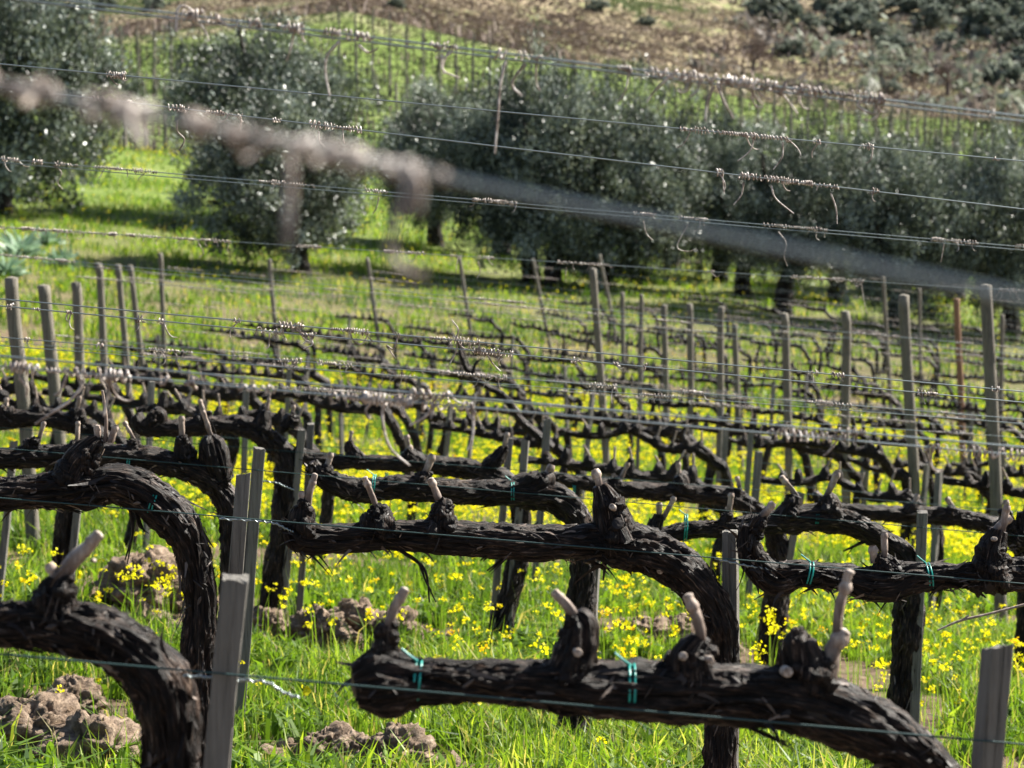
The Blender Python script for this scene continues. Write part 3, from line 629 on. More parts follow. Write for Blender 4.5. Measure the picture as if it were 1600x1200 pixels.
for i in range(4, 13):
    v = ROWV[i]; row = []; k = 3; u1 = uv_of_px(PHASE.get(i, 1500), v) + .06
    while True:
        u = u1 + k * VSP * (1 if i < 9 else 2); k -= 1
        p = rowg(u + random.uniform(-.05, .05), v - .03); px, _ = proj(p)
        if px > 1620: continue
        if px < max(ROWSTART.get(i, -20), -20): break
        if random.random() < .25: continue
        row.append((px, p))
    row.sort(key=lambda t: t[0])
    for j, (px, p) in enumerate(row):
        o = link('vine_stake', random.choice(sp_), None, p); o.rotation_euler = (random.uniform(-.05, .05), random.uniform(-.02, .08), random.random()); o.scale = (1, 1, random.uniform(.85, 1.15))
        tagp(o, f'thin grey stake, {ORD[j + 1]} from the left in the {RNAME(i)} row from the front', 'stake', 'wooden stakes beside the vines')
def post(v, top, botx, wpx, label, mat_=M_POST, sq=False, H=None):
    T = PV(*top, v); w = wpx * v / F
    by = top[1] + 1.4 * F / v
    Bt = PV(botx, by, v); g = float(ground(Bt[0], Bt[1])); d = Bt - T; Bt = T + d * ((T[2] - g + .1) / max(1e-3, -d[2]))
    n = 26; P = np.linspace(Bt, T, n); rg = np.random.default_rng(int(top[0])); P[1:-1, 0] += .3 * w * fbm(np.linspace(0, 2, n - 2) + top[0], np.zeros(n - 2), 0, 2)
    m = MB(); R = w / 2 * (1.04 - .08 * np.linspace(0, 1, n)); P = np.vstack([P, T + np.array([0, 0, w * .06])]); R = np.append(R, w / 2 * .82)
    tube(m, P, R, 4 if sq else 18, True, .04, 9, top[0], 0, None, None, sq)
    base = (Bt[0], Bt[1], g); me = m.mesh('trellis_post', mat_, base, True)
    o = link('trellis_post', me, None, base); return tagp(o, label, 'post', 'tall posts carrying the trellis wires')
RPOST = [(4, 1540, 447, 1562, 20), (5, 1412, 462, 1432, 18), (6, 1320, 487, 1324, 15), (7, 1225, 490, 1234, 13), (8, 1127, 480, 1125, 11.5), (9, 1077, 475, 1078, 11), (10, 1038, 477, 1042, 10), (11, 1002, 460, 1000, 7.5), (12, 972, 457, 975, 7.5)]
nm = ['tallest wide post', 'pale leaning post', 'straight grey post', 'slim post', 'darker post', 'round-topped post', 'square-topped grey post', 'thin post', 'thinnest post']
for q, (i, x, y, bx, w_) in enumerate(RPOST):
    post(ROWV[i], (x, y), bx, w_, f'{nm[q]}, {ORD[q + 1]} from the right edge in the right-hand line of posts')
LPOST = [(4, 18, 435, 62, 22), (5, 68, 447, 108, 20), (6, 118, 442, 134, 16), (7, 153, 412, 172, 12), (8, 184, 414, 208, 10.5), (9, 203, 415, 236, 9.5), (11, 250, 396, 260, 8)]
nm = ['thick round post', 'thick flat-topped leaning post', 'blue-grey post', 'dark slim post', 'slim post', 'leaning slim post', 'tallest thin post']
for q, (i, x, y, bx, w_) in enumerate(LPOST):
    post(ROWV[i], (x, y), bx, w_, f'{nm[q]}, {ORD[q + 1]} from the left edge in the left-hand line of posts')
for q, (v, x, y, bx, w_, lb) in enumerate([(29.6, 421, 405, 438, 7, 'thin end post below the olive tree with the single trunk'), (31.7, 573, 403, 598, 6.5, 'thin leaning end post left of the central shadow'),
        (33.8, 717, 400, 742, 6, 'thin leaning end post at the head of the crooked shoot'), (35.9, 832, 405, 862, 5.5, 'very thin leaning end post left of the big leaning post'),
        (17.0, 926, 420, 948, 12, 'big pale leaning post near the centre'), (38.0, 937, 398, 965, 5.5, 'very thin leaning post behind the big leaning post'),
        (21.2, 1148, 507, 1158, 10, 'short pale post with its top below its neighbours, right of centre'), (27.5, 1380, 432, 1392, 7, 'thin grey post standing before the dark olive at right'),
        (31.7, 1436, 450, 1440, 6, 'thinnest dark post before the olives, left of the orange post'), (25.4, 1566, 492, 1562, 7.5, 'thin grey post at the far right edge behind the rows')]):
    post(v, (x, y), bx, w_, lb)
post(23.3, (1495, 467), 1503, 10.5, 'orange-brown post among the grey posts at right', M_RUST)
# ------------------------------------------------------------------ wires with dried tendrils
def tendrils(parent, Pa, Pb, t0, t1, seed, size, dens=1.0, hang=True, sides=6):
    rg = random.Random(seed); m = MB(); D = Pb - Pa; L = np.linalg.norm(D); T = D / L; up = np.array([0, 0, 1.]); sd_ = np.cross(T, up); sd_ /= np.linalg.norm(sd_); up = np.cross(sd_, T)
    s = t0 * L; e = t1 * L
    r = size
    while s < e:
        ln = min(rg.uniform(6, 18) * r, max(e - s, 3 * r)); n = max(8, int(ln / (r * .35)))
        tt = np.linspace(0, 1, n); pitch = rg.uniform(1.8, 5.5) * r; ph = tt ** rg.uniform(.7, 1.4) * ln / pitch * 2 * math.pi * rg.choice([1, -1]) + rg.random() * 6 + np.sin(tt * rg.uniform(3, 9)) * 1.2
        rad = r * (1.2 + .9 * np.array([rg.random() for _ in range(n)])) * rg.uniform(.7, 2.1)
        C = Pa + T * s; P = C + T[None] * (tt * ln)[:, None] + sd_[None] * (np.cos(ph) * rad)[:, None] + up[None] * (np.sin(ph) * rad)[:, None]
        tube(m, P, r * rg.uniform(.35, .95), sides, True, 0, 1, 0, 0, rg.choice([0, 0, .5, 1]))
        if hang and rg.random() < .42 * dens:
            c = Pa + T * (s + ln * .5); hl = rg.uniform(5, 24) * r; a = rg.uniform(-.9, .9); Q = [c]
            dirv = np.array([math.sin(a), rg.uniform(-.4, .4), -math.cos(a)])
            kk = 6; curl = rg.uniform(-1.1, 1.1)
            for q in range(kk):
                Q.append(Q[-1] + dirv * hl / kk); ca, sa_ = math.cos(curl * .5 * (q * .35)), math.sin(curl * .5 * (q * .35))
                dirv = np.array([dirv[0] * ca - dirv[2] * sa_, dirv[1], dirv[0] * sa_ + dirv[2] * ca])
            tube(m, Q, np.linspace(r * .75, r * .45, len(Q)), sides, True, 0, 1, 0, 0, None, 18)
        s += ln * rg.uniform(.75, 1.1)
    if m.n: obj('dried_tendril', m, M_TEND, parent)
def wire(v, y0, y1, label, runs, seed, r=.0012, size=.0017, xa=-1400, xb=3000, sag=0, hooks=()):
    sl = (y1 - y0) / 1600.
    Pa, Pb = PV(xa, y0 + sl * xa, v), PV(xb, y0 + sl * xb, v)
    e = empty('trellis_wire', Pa); tagp(e, label, 'wire', 'steel wires strung along the vine rows')
    m = MB(); n = 60; tt = np.linspace(0, 1, n)[:, None]; P = Pa + (Pb - Pa) * tt
    tube(m, P, r, 7); obj('strand', m, M_GWIRE if label.startswith('lowest') else M_WIRE, e)
    Q0, Q1 = PV(0, y0, v), PV(1600, y1, v)
    for k, (x0, x1) in enumerate(runs):
        f0 = x0 / 1600; f1 = x1 / 1600
        # perspective-correct parameters along the row
        def par(x): 
            q = PV(x, y0 + sl * x, v); return float(np.dot(q - Q0, Q1 - Q0) / np.dot(Q1 - Q0, Q1 - Q0))
        tendrils(e, Q0, Q1, par(x0), par(x1), seed * 50 + k, size)
    for h in hooks:
        m = MB(); tube(m, [PV(x, y, v) for x, y in h], np.linspace(size * .95, size * .6, len(h)), 7, True, 0, 1, 0, 0, None, 24); obj('dried_tendril', m, M_TEND, e)
    return e
wire(A - .05, 1022, 1163, 'lowest wire of the front row, passing along the foremost arm', [], 1, r=.0012, hooks=())
wire(A, 572, 712, 'middle wire of the front row wrapped in the thickest pale tendrils', [(0, 60), (66, 200), (250, 262), (290, 300), (368, 432), (512, 640), (660, 735), (1200, 1320), (1445, 1600)], 2, size=.0021,
     hooks=[[(105, 585), (95, 610), (85, 618)], [(115, 575), (128, 600), (110, 625), (88, 640), (55, 662)], [(170, 590), (168, 620), (162, 650)], [(590, 620), (572, 640), (578, 655)], [(600, 625), (598, 660), (610, 700), (640, 728)], [(680, 630), (665, 650), (640, 665)], [(30, 590), (42, 605), (40, 620)]])
wire(A, 556, 699, 'upper of the two middle wires of the front row', [(640, 700), (1300, 1345)], 3)
wire(A, -12, 182, 'topmost wire of the front row hung with clumps of tendrils', [(283, 300), (300, 345), (388, 404), (434, 472), (505, 560), (560, 585), (672, 708), (775, 790), (805, 850), (964, 985), (1008, 1080), (1080, 1200), (1200, 1380), (1090, 1180), (1546, 1554)], 4, size=.0018,
     hooks=[[(530, 65), (512, 85), (508, 110), (515, 150)], [(790, 95), (782, 130), (778, 180), (773, 240)], [(690, 85), (692, 110), (718, 122)], [(1120, 130), (1132, 160), (1146, 185)], [(1115, 135), (1105, 160), (1102, 190)], [(1050, 115), (1020, 145), (1010, 160)], [(560, 70), (575, 82), (590, 76)], [(275, 50), (278, 15), (290, 10), (310, 25)], [(1352, 155), (1340, 165), (1365, 178), (1368, 160)], [(820, 100), (800, 130), (815, 150)]])
wire(A, -4, 190, 'second of the paired top wires of the front row', [], 5)
wire(B_ - .045, 778, 912, 'lowest wire of the second row under the long central arm', [], 6, r=.0012)
wire(B_, 467, 612, 'upper middle wire of the second row', [(364, 372), (436, 470), (518, 575), (617, 625), (672, 745), (1262, 1275), (1300, 1318), (1550, 1558)], 7, size=.0018,
     hooks=[[(622, 525), (615, 545), (604, 540), (618, 560)], [(712, 530), (716, 515), (706, 500)], [(715, 535), (712, 550), (702, 570)], [(462, 512), (470, 523)]])
wire(B_, 478, 629, 'lower middle wire of the second row with small tendril knots', [(8, 18), (50, 58), (103, 110), (212, 222), (247, 254), (400, 440), (470, 490), (738, 800), (893, 902), (956, 966), (1005, 1010), (1433, 1462)], 8, size=.0018,
     hooks=[[(484, 525), (488, 538), (474, 545)], [(762, 555), (770, 568), (782, 580)], [(421, 520), (420, 540), (416, 544)]])
wire(B_, 100, 252, 'highest thin wire of the second row', [(165, 196), (1062, 1165), (1165, 1232), (1270, 1280), (1343, 1362), (1552, 1562)], 9, size=.0018, hooks=[[(1178, 215), (1172, 235), (1152, 252)], [(1223, 222), (1222, 245), (1208, 265)]])
wire(B_, 136, 327, 'second highest wire of the second row', [(140, 202), (262, 290), (322, 375), (426, 434), (483, 565), (1118, 1128), (1154, 1310), (1360, 1368)], 10, size=.0018,
     hooks=[[(277, 188), (277, 205), (288, 218), (280, 235)], [(1205, 290), (1212, 310), (1240, 334)], [(1298, 302), (1306, 325), (1308, 350)], [(498, 205), (500, 222), (516, 236)], [(1162, 285), (1158, 305), (1146, 320)]])
wire(C_ - .04, 700, 838, 'lowest wire of the third row', [], 11)
wire(C_, 527, 655, 'middle wire of the third row', [(38, 46), (150, 160), (230, 300), (365, 388), (433, 470), (495, 553), (685, 790), (920, 960), (1060, 1100), (1260, 1330), (1470, 1480)], 12, size=.002)
wire(C_, 540, 662, 'second middle wire of the third row', [(620, 650), (1000, 1060)], 12)
wire(C_, 248, 386, 'top wire of the third row', [(0, 28), (50, 66), (86, 118), (145, 190), (190, 242), (405, 445), (450, 490), (570, 605), (738, 805), (990, 1022), (1060, 1105), (1192, 1292), (1455, 1525), (1585, 1600)], 13, size=.0019,
     hooks=[[(83, 258), (96, 270), (90, 285), (98, 296)], [(1216, 362), (1228, 380), (1225, 400), (1230, 416)], [(1005, 345), (1010, 365), (1020, 376)], [(1075, 350), (1058, 385), (1075, 393), (1088, 388)], [(1475, 380), (1470, 410)], [(592, 308), (588, 325), (582, 335)]])
wire(C_, 254, 391, 'twin of the third row top wire, a finger lower', [], 14)
wire(D_ - .035, 668, 800, 'lowest wire of the fourth row', [], 15)
wire(D_, 355, 455, 'top wire of the fourth row', [(0, 60), (62, 100), (100, 182), (196, 250), (270, 360), (463, 500), (600, 660), (703, 718), (745, 770), (870, 950), (1104, 1116), (1235, 1350), (1560, 1600)], 16, size=.002,
     hooks=[[(716, 400), (712, 425)], [(885, 418), (883, 440)], [(747, 408), (750, 425), (745, 435)], [(1345, 440), (1350, 470), (1354, 490)], [(310, 380), (318, 395), (312, 402)]])
wire(D_, 575, 684, 'middle wire of the fourth row', [(440, 700), (840, 900), (1450, 1520)], 17, size=.002)
for i in range(4, len(ROWV)):
    v = ROWV[i]; sc = F / v; lo = ROWSTART.get(i, -1400)
    for k, h in enumerate((.57, .9, 1.27)):
        u0, u1 = uv_of_px(0, v), uv_of_px(1600, v)
        pa = rowg(u0, v); pb = rowg(u1, v); za = proj(pa + np.array([0, 0, h]))[1]; zb = proj(pb + np.array([0, 0, h]))[1]
        runs = []
        if k:
            x = max(lo, 0)
            while x < 1600:
                L = random.uniform(15, 110) * (1 if i > 6 else 1.2)
                if random.random() < .62: runs.append((x, min(x + L, 1640)))
                x += L + random.uniform(10, 130)
        wire(v, za, zb, f"{['lowest', 'middle', 'top'][k]} wire of the {RNAME(i)} row from the front", runs, 60 + i * 3 + k, r=.0015, size=.0021 if i < 12 else .0028, xa=max(lo, -900), xb=2500)
# slack wire right in front of the lens
Pa, Pb = PD(-600, 8, 1.06), PD(2400, 632, .62); e = empty('trellis_wire', Pa); tagp(e, 'slack blurred wire close in front, sloping steeply with clumped pale tendrils', 'wire', 'steel wires strung along the vine rows')
m = MB(); tube(m, [Pa, Pb], .0013, 10); obj('strand', m, M_WIRE, e)
def lin(x): 
    lo_, hi_ = 0., 1.
    for _ in range(40):
        mid = (lo_ + hi_) / 2
        if proj(Pa + (Pb - Pa) * mid)[0] < x: lo_ = mid
        else: hi_ = mid
    return lo_
for k, (x0, x1) in enumerate([(-60, 90), (115, 190), (195, 260), (280, 400), (405, 430), (450, 520), (500, 615), (635, 655), (665, 690)]):
    tendrils(e, Pa, Pb, lin(x0), lin(x1), 900 + k, .0009, hang=False)
    for q in range(max(1, int((x1 - x0) / 26))):
        xx = random.uniform(x0, x1); tendrils(e, Pa, Pb, lin(xx), lin(xx + random.uniform(8, 20)), 950 + k * 9 + q, random.uniform(.0012, .0023), hang=False)
for h in [[(448, 245, .82), (455, 270, .82), (452, 320, .82), (450, 385, .82)], [(640, 265, .80), (635, 300, .80), (616, 360, .80), (612, 400, .80), (640, 425, .80), (665, 430, .80)], [(200, 160, .86), (205, 200, .86), (225, 225, .86)], [(640, 260, .80), (655, 290, .80), (650, 330, .80)]]:
    m = MB(); tube(m, [PD(*q) for q in h], .0016, 8, True, 0, 1, 0, 0, None, 20); obj('dried_tendril', m, M_TEND, e)
# wire tie-offs at the front stakes
def twist(v, pts, label, seed):
    m = MB(); P = catmull([PV(x, y, v) + np.array([0, -.022, 0]) for x, y in pts], 60)
    tube(m, P, .0013, 6); t = np.linspace(0, 60, 60); P2 = P + np.stack([np.zeros(60), np.cos(t) * .0022, np.sin(t) * .0022], -1); tube(m, P2, .0011, 6)
    o = link('wire_splice', m.mesh('wire_splice', M_WIRE, P[0]), None, P[0]); tagp(o, label, 'wire splice')
twist(A, [(290, 1050), (330, 1052), (380, 1056), (420, 1060), (445, 1075), (470, 1084)], 'twisted wire end curling right of the front stake', 1)
twist(B_, [(345, 808), (400, 811), (430, 815), (450, 824), (460, 828)], 'twisted wire end beside the central arm tip behind the stakes', 2)
twist(C_, [(385, 748), (430, 752), (445, 758), (461, 764)], 'small twisted wire end right of the slim split stake', 3)
twist(B_, [(1115, 870), (1160, 880), (1195, 886), (1215, 893)], 'twisted wire end right of the flat-topped stake', 4)
m = MB(); P = [PV(1465, 985, 5.4), PV(1500, 970, 5.4), PV(1550, 958, 5.4), PV(1640, 935, 5.4), PV(1700, 925, 5.4)]
tube(m, P, [.0018, .003, .003, .0035, .004], 8, True, .1, 30, 1, 0, None, 24); tube(m, [P[1], P[1] + np.array([.02, 0, .012])], .002, 6)
o = link('dry_cane', m.mesh('dry_cane', M_CANE, P[0]), None, P[0]); tagp(o, 'thin dry cane slanting in from the right edge above the grass', 'cane')
# ------------------------------------------------------------------ clods
CL = [(225, 925, 44, 'rounded brown earth clod behind the hunched vine trunk'), (60, 1150, 50, 'large craggy earth clod in the bottom left corner'), (115, 1105, 32, 'upper lump of the craggy earth pile at bottom left'),
      (150, 1180, 48, 'low earth clod beside the bent trunk at bottom left'), (510, 1175, 30, 'cracked clod on the bottom edge left of centre'), (555, 1185, 28, 'middle clod of the three along the bottom edge'), (620, 1190, 40, 'right-hand clod of the three along the bottom edge'),
      (415, 985, 26, 'clod at the foot of the leaning fourth-row trunk'), (500, 990, 34, 'flat broad clod in the bare patch left of centre'), (560, 980, 30, 'clod in the bare patch above the foremost vine end'), (620, 985, 26, 'clod at the right end of the bare patch'),
      (230, 980, 26, 'small clod below the rounded brown clod'), (60, 1010, 26, 'clod between the two left trunks'), (1010, 995, 24, 'small clod behind the foremost arm, centre right'), (1060, 1000, 26, 'small clod beside the flat-topped stake'), (990, 985, 18, 'smallest clod right of the third-row trunk')]
for k, (x, y, r, lb) in enumerate(CL):
    p = ghit(x, y + r * .6); rad = 1.3 * r * (p[1]) / F; m = MB(); clod(m, p + np.array([0, 0, rad * .6]), rad, k + 1); 
    if r > 24:
        for q in range(14): clod(m, p + np.array([random.uniform(-1, 1) * rad * 1.1, random.uniform(-.5, .8) * rad, random.uniform(.1, .5) * rad]), rad * random.uniform(.14, .45), k * 7 + q + 20)
    o = link('earth_clod', m.mesh('earth_clod', M_CLOD, p), None, p); tagp(o, lb, 'earth clod', 'clods of dry clay in the grass')
CLP = [(ghit(x, y), r) for x, y, r, _ in CL]
m = MB()
for k in range(520):
    src = random.choice(CLP)[0]; x = src[0] + random.gauss(0, .35); y = src[1] + random.gauss(0, .22)
    r = abs(random.gauss(0, .012)) + .006; n0 = m.n
    th = RNG.normal(size=(14, 3)); th /= np.linalg.norm(th, axis=1)[:, None]
    c = np.array([x, y, float(ground(x, y))])
    # small faceted crumbs
    ic = np.array([[0, 0, 1], [.9, 0, .3], [.3, .85, .3], [-.7, .5, .3], [-.7, -.5, .3], [.3, -.85, .3], [.7, .5, -.4], [-.3, .85, -.4], [-.9, 0, -.4], [-.3, -.85, -.4], [.7, -.5, -.4], [0, 0, -1]]) * r * RNG.uniform(.7, 1.3, (12, 1))
    fc = [(0, 1, 2), (0, 2, 3), (0, 3, 4), (0, 4, 5), (0, 5, 1), (1, 6, 2), (2, 7, 3), (3, 8, 4), (4, 9, 5), (5, 10, 1), (6, 7, 2), (7, 8, 3), (8, 9, 4), (9, 10, 5), (10, 6, 1), (11, 7, 6), (11, 8, 7), (11, 9, 8), (11, 10, 9), (11, 6, 10)]
    m.add(ic + c, fc)
tagp(obj('soil_crumbs', m, M_CLOD), 'scattered small crumbs of dry earth in the bare patches', 'soil', kind='stuff')
# ------------------------------------------------------------------ grass and flowers
def bare(X, Y):                  # 1 where the soil lies bare
    b = sst(.06, .24, fbm(X * .9, Y * .9, 9, 3))
    for p, r in CLP:
        d = ((X - p[0]) / .28) ** 2 + ((Y - p[1] + .14) / .4) ** 2; b = np.maximum(b, np.minimum(1, 1.6 * np.exp(-d)))
    return np.clip(b, 0, 1)
def scatter(n, y0, y1, pw, margin=.8):
    q = RNG.random(n); e = 1 - pw
    Y = (y0 ** e + q * (y1 ** e - y0 ** e)) ** (1 / e)
    X = RNG.uniform(-1, 1, n) * (.225 * Y + margin); return X, Y
def blades(m, X, Y, H, W, tint, lean=.35, seg=2):
    n = len(X); Z = ground(X, Y) - .005
    a = RNG.uniform(0, 2 * math.pi, n); b = RNG.uniform(0, 2 * math.pi, n); ln = RNG.uniform(.05, lean, n) * 2
    sx, sy = np.cos(a) * W / 2, np.sin(a) * W / 2
    lx, ly = np.cos(b) * ln * H, np.sin(b) * ln * H
    V = np.zeros((n, 5, 3))
    V[:, 0] = np.stack([X - sx, Y - sy, Z], -1); V[:, 1] = np.stack([X + sx, Y + sy, Z], -1)
    V[:, 2] = np.stack([X - sx * .8 + lx * .3, Y - sy * .8 + ly * .3, Z + H * .6], -1); V[:, 3] = np.stack([X + sx * .8 + lx * .3, Y + sy * .8 + ly * .3, Z + H * .6], -1)
    V[:, 4] = np.stack([X + lx, Y + ly, Z + H * (1 - ln * .25)], -1)
    k = np.arange(n)[:, None] * 5
    V = V.reshape(-1, 3); t = np.repeat(tint, 5)
    i0 = m.n
    m.add(V, k + np.array([[0, 1, 3, 2]]), None, t)
    m.f.append((k + np.array([[2, 3, 4]])) + i0)
m = MB()
for (n, y0, y1, h0, h1, w0) in [(170000, 4.9, 13, .035, .12, .005), (150000, 12, 30, .05, .15, .008), (130000, 28, 76, .06, .2, .022)]:
    X, Y = scatter(n, y0, y1, .8)
    bb = bare(X, Y); keep = RNG.random(n) > np.clip(bb * 1.05, 0, .985); X, Y = X[keep], Y[keep]
    cl = fbm(X * 2.2, Y * 2.2, 4, 3); H = RNG.uniform(h0, h1, len(X)) * (1 + 1.1 * np.clip(cl, -.5, .6))
    tall = RNG.random(len(X)) < .05 * sst(14, 9, Y) * (fbm(X * 1.5, Y * 1.5, 13, 2) > -.05); H = np.where(tall, H * 1.5 + .03, H)
    W = w0 * RNG.uniform(.5, 1.3, len(X)) * np.where(tall, 1.5, 1) * np.maximum(1, Y / y1 * 1.3)
    tint = np.clip(.35 + .5 * fbm(X * .7, Y * .7, 8, 3) + RNG.normal(0, .24, len(X)) + .15 * tall, 0, .93)
    tint = np.where(RNG.random(len(X)) < .08, 1.0, tint)
    blades(m, X, Y, H, W, tint)
tagp(obj('grass', m, M_GRASS, None, False), 'bright green spring grass between the vine rows', 'grass', kind='stuff')
# broad leafy weeds
m = MB(); n = 16000; X, Y = scatter(n, 4.9, 26, .6); k = RNG.random(n) > bare(X, Y); X, Y = X[k], Y[k]
for rep in range(6): blades(m, X + RNG.normal(0, .012, len(X)), Y + RNG.normal(0, .012, len(X)), RNG.uniform(.04, .12, len(X)), RNG.uniform(.012, .024, len(X)), np.clip(RNG.normal(.3, .2, len(X)), 0, .8), .9)
tagp(obj('broadleaf_weeds', m, M_GRASS, None, False), 'low leafy weeds among the grass', 'weeds', kind='stuff')
def fdens(X, Y):
    px = 800 + F * X / Y
    d = .11 * sst(5, 8, Y) + 1.0 * sst(10.2, 14.5, Y) * sst(31, 21, Y) * (.25 + .75 * sst(150, 600, px)) + .25 * sst(24, 30, Y) * sst(42, 30, Y) * sst(500, 1300, px)
    d = d + .55 * sst(62, 66, Y) * sst(78, 70, Y) * 1 + .2 * sst(40, 46, Y) * sst(900, 1200, px)
    return d * (.12 + 1.2 * sst(-.1, .2, fbm(X * 1.3, Y * 1.0, 21, 3)))
def flowers(m, ms, X, Y, s, nq):
    n = len(X); H = RNG.uniform(.14, .3, n); Z = ground(X, Y)
    lx, ly = RNG.normal(0, .03, n), RNG.normal(0, .03, n)
    blades(ms, X, Y, H, np.full(n, .004), np.full(n, .5), .1)
    ctr = np.stack([X, Y, Z + H], -1)
    tnt = RNG.random(n)
    off = RNG.normal(size=(n, nq, 3)) * np.array([.62, .62, .38]) * s[:, None, None]
    c = (ctr[:, None] + off).reshape(-1, 3); sz = np.repeat(s, nq) * RNG.uniform(.25, .48, n * nq)
    a = RNG.normal(size=(n * nq, 3)); a /= np.linalg.norm(a, axis=1)[:, None]; b = np.cross(a, RNG.normal(size=(n * nq, 3))); b /= np.linalg.norm(b, axis=1)[:, None]
    a *= sz[:, None]; b *= sz[:, None]
    V = np.stack([c - a, c - b, c + a, c + b], 1).reshape(-1, 3); k = np.arange(n * nq)[:, None] * 4
    m.add(V, k + np.arange(4)[None], None, np.repeat(np.repeat(tnt, nq), 4))
m = MB(); ms = MB()
for (n, y0, y1, nq) in [(62000, 5, 28, 12), (36000, 24, 76, 6)]:
    X, Y = scatter(n, y0, y1, .35); k = RNG.random(n) < fdens(X, Y); X, Y = X[k], Y[k]
    flowers(m, ms, X, Y, RNG.uniform(.006, .017, len(X)) * np.maximum(1, Y / 22) ** .9, nq)
print('flowers', m.n)
tagp(obj('wild_mustard_flowers', m, M_FLOWER, None, False), 'yellow wild mustard flowers between the vine rows', 'flowers', kind='stuff')
tagp(obj('flower_stems', ms, M_GRASS, None, False), 'thin green stems under the yellow flowers', 'flower stems', kind='stuff')
# ------------------------------------------------------------------ foliage crowns
def crown_mesh(seed, nclump, nleaf, leaf, matr, name, ar=.24, squash=1.0, upright=.4, core=None):
    """crown of unit radius 1 (x,y) and height 2*squash, centred at the origin"""
    rg = np.random.default_rng(seed); lob = rg.normal(size=(7, 3)); lob /= np.linalg.norm(lob, axis=1)[:, None]
    d = rg.normal(size=(nclump, 3)); d /= np.linalg.norm(d, axis=1)[:, None]
    rad = rg.uniform(.12, 1, nclump) ** .45 * .97; rad *= 1 + .36 * fbm(d[:, 0] * 2.3 + seed, d[:, 1] * 2.3, d[:, 2] * 2.3, 3) * 2
    C = d * rad[:, None]
    n = nclump * nleaf; out = np.repeat(d, nleaf, 0)
    axis = out * .5 + rg.normal(size=(n, 3)) * .55 + np.array([0, 0, upright]); 
    if core:                      # feathery shoots breaking the outline
        sh_ = rg.random(nclump) < .16; C = C * np.where(sh_, rg.uniform(1.02, 1.16, nclump), 1)[:, None]
    cs = np.repeat(rg.uniform(.06, .17, nclump), nleaf)[:, None]
    pos = np.repeat(C, nleaf, 0) + rg.normal(size=(n, 3)) * cs * np.array([1, 1, 1.15]) * .62
    axis /= np.linalg.norm(axis, axis=1)[:, None]; sidev = np.cross(axis, rg.normal(size=(n, 3))); sidev /= np.linalg.norm(sidev, axis=1)[:, None]
    l = leaf * rg.uniform(.6, 1.3, n)[:, None]
    pos = pos * np.array([1, 1, squash])
    V = np.stack([pos - axis * l * .5, pos + sidev * l * ar, pos + axis * l * .5, pos - sidev * l * ar], 1).reshape(-1, 3)
    m = MB(); tint = np.clip(np.repeat(rg.uniform(.0, .85, nclump), nleaf) + rg.normal(0, .2, n), 0, 1)
    m.add(V, np.arange(n)[:, None] * 4 + np.arange(4)[None], None, np.repeat(tint, 4))
    if core:      # inner twigs
        for q in range(core):
            e_ = rg.normal(size=3); e_ /= np.linalg.norm(e_); e_ = e_ * rg.uniform(.6, .9) * np.array([1, 1, squash]); b0 = np.array([0, 0, -squash * .8])
            tube(m, catmull([b0, b0 * .4 + e_ * .35 + rg.normal(size=3) * .06, e_], 8), np.linspace(.03, .006, 8), 5, False, 0, 1, 0, 0, .1)
    return m.mesh(name, matr, (0, 0, 0), False)
OC = [crown_mesh(40 + k, 560, 125, .05, M_OLIVE, 'crown', .17, 1.0, .6, 14) for k in range(5)]
def trunk_mesh(seed, hgt, r, limbs, name='trunk'):
    rg = random.Random(seed); m = MB()
    top = np.array([rg.uniform(-.1, .1), 0, hgt])
    tube(m, [(0, 0, -.15), (rg.uniform(-.05, .05), 0, hgt * .4), top], [r * 1.3, r, r * .9], 14, True, .2, 4, seed, 1.5, None, 16)
    for k in range(limbs):
        a = 6.28 * k / limbs + rg.random(); e_ = top + np.array([math.cos(a) * .9, math.sin(a) * .9, rg.uniform(1.0, 1.9)])
        tube(m, [top - np.array([0, 0, .1]), (top + e_) / 2 + np.array([math.cos(a) * .1, 0, -.1]), e_], [r * .7, r * .4, r * .12], 8, True, .15, 4, seed + k, 0, None, 12)
    return m.mesh(name, M_BARK)
OT = [trunk_mesh(60 + k, .9, .13, 5) for k in range(3)]
# (base x, base y, crown left, crown right, crown top, crown bottom, label)
OL = [(5, 335, -130, 190, -45, 290, 'big olive tree at the left edge reaching the top of the picture'),
      (470, 432, 290, 592, 150, 395, 'olive tree with a single bare trunk showing, left of centre'),
      (432, 352, 268, 560, 58, 262, 'tall olive tree behind the single-trunk olive'),
      (785, 400, 612, 800, 150, 330, 'olive tree at the left end of the central thicket'),
      (830, 440, 690, 905, 138, 395, 'broad olive tree left of the central dark trunks'),
      (868, 450, 760, 985, 122, 400, 'tallest olive tree of the central thicket'),
      (935, 452, 860, 1112, 150, 430, 'wide olive tree at the right end of the central thicket'),
      (1160, 465, 1100, 1225, 225, 420, 'small olive tree beside the gap right of the thicket'),
      (1227, 492, 1150, 1330, 215, 435, 'olive tree with a straight dark trunk at centre right'),
      (1305, 470, 1260, 1420, 240, 425, 'olive tree third from the right edge'),
      (1400, 515, 1310, 1500, 232, 480, 'low spreading olive tree above the rusty post'),
      (1500, 470, 1400, 1560, 235, 440, 'olive tree behind the orange post'),
      (1578, 525, 1470, 1680, 225, 490, 'dense olive tree at the right edge'),
      (1050, 420, 960, 1125, 215, 350, 'olive tree tucked behind the right end of the thicket'),
      (1128, 440, 1040, 1200, 195, 410, 'olive tree filling the gap behind the small front olive'),
      (1350, 455, 1290, 1430, 225, 400, 'olive tree seen in the back line third from the right'),
      (680, 385, 600, 735, 165, 345, 'small olive tree over the yellow bank')]
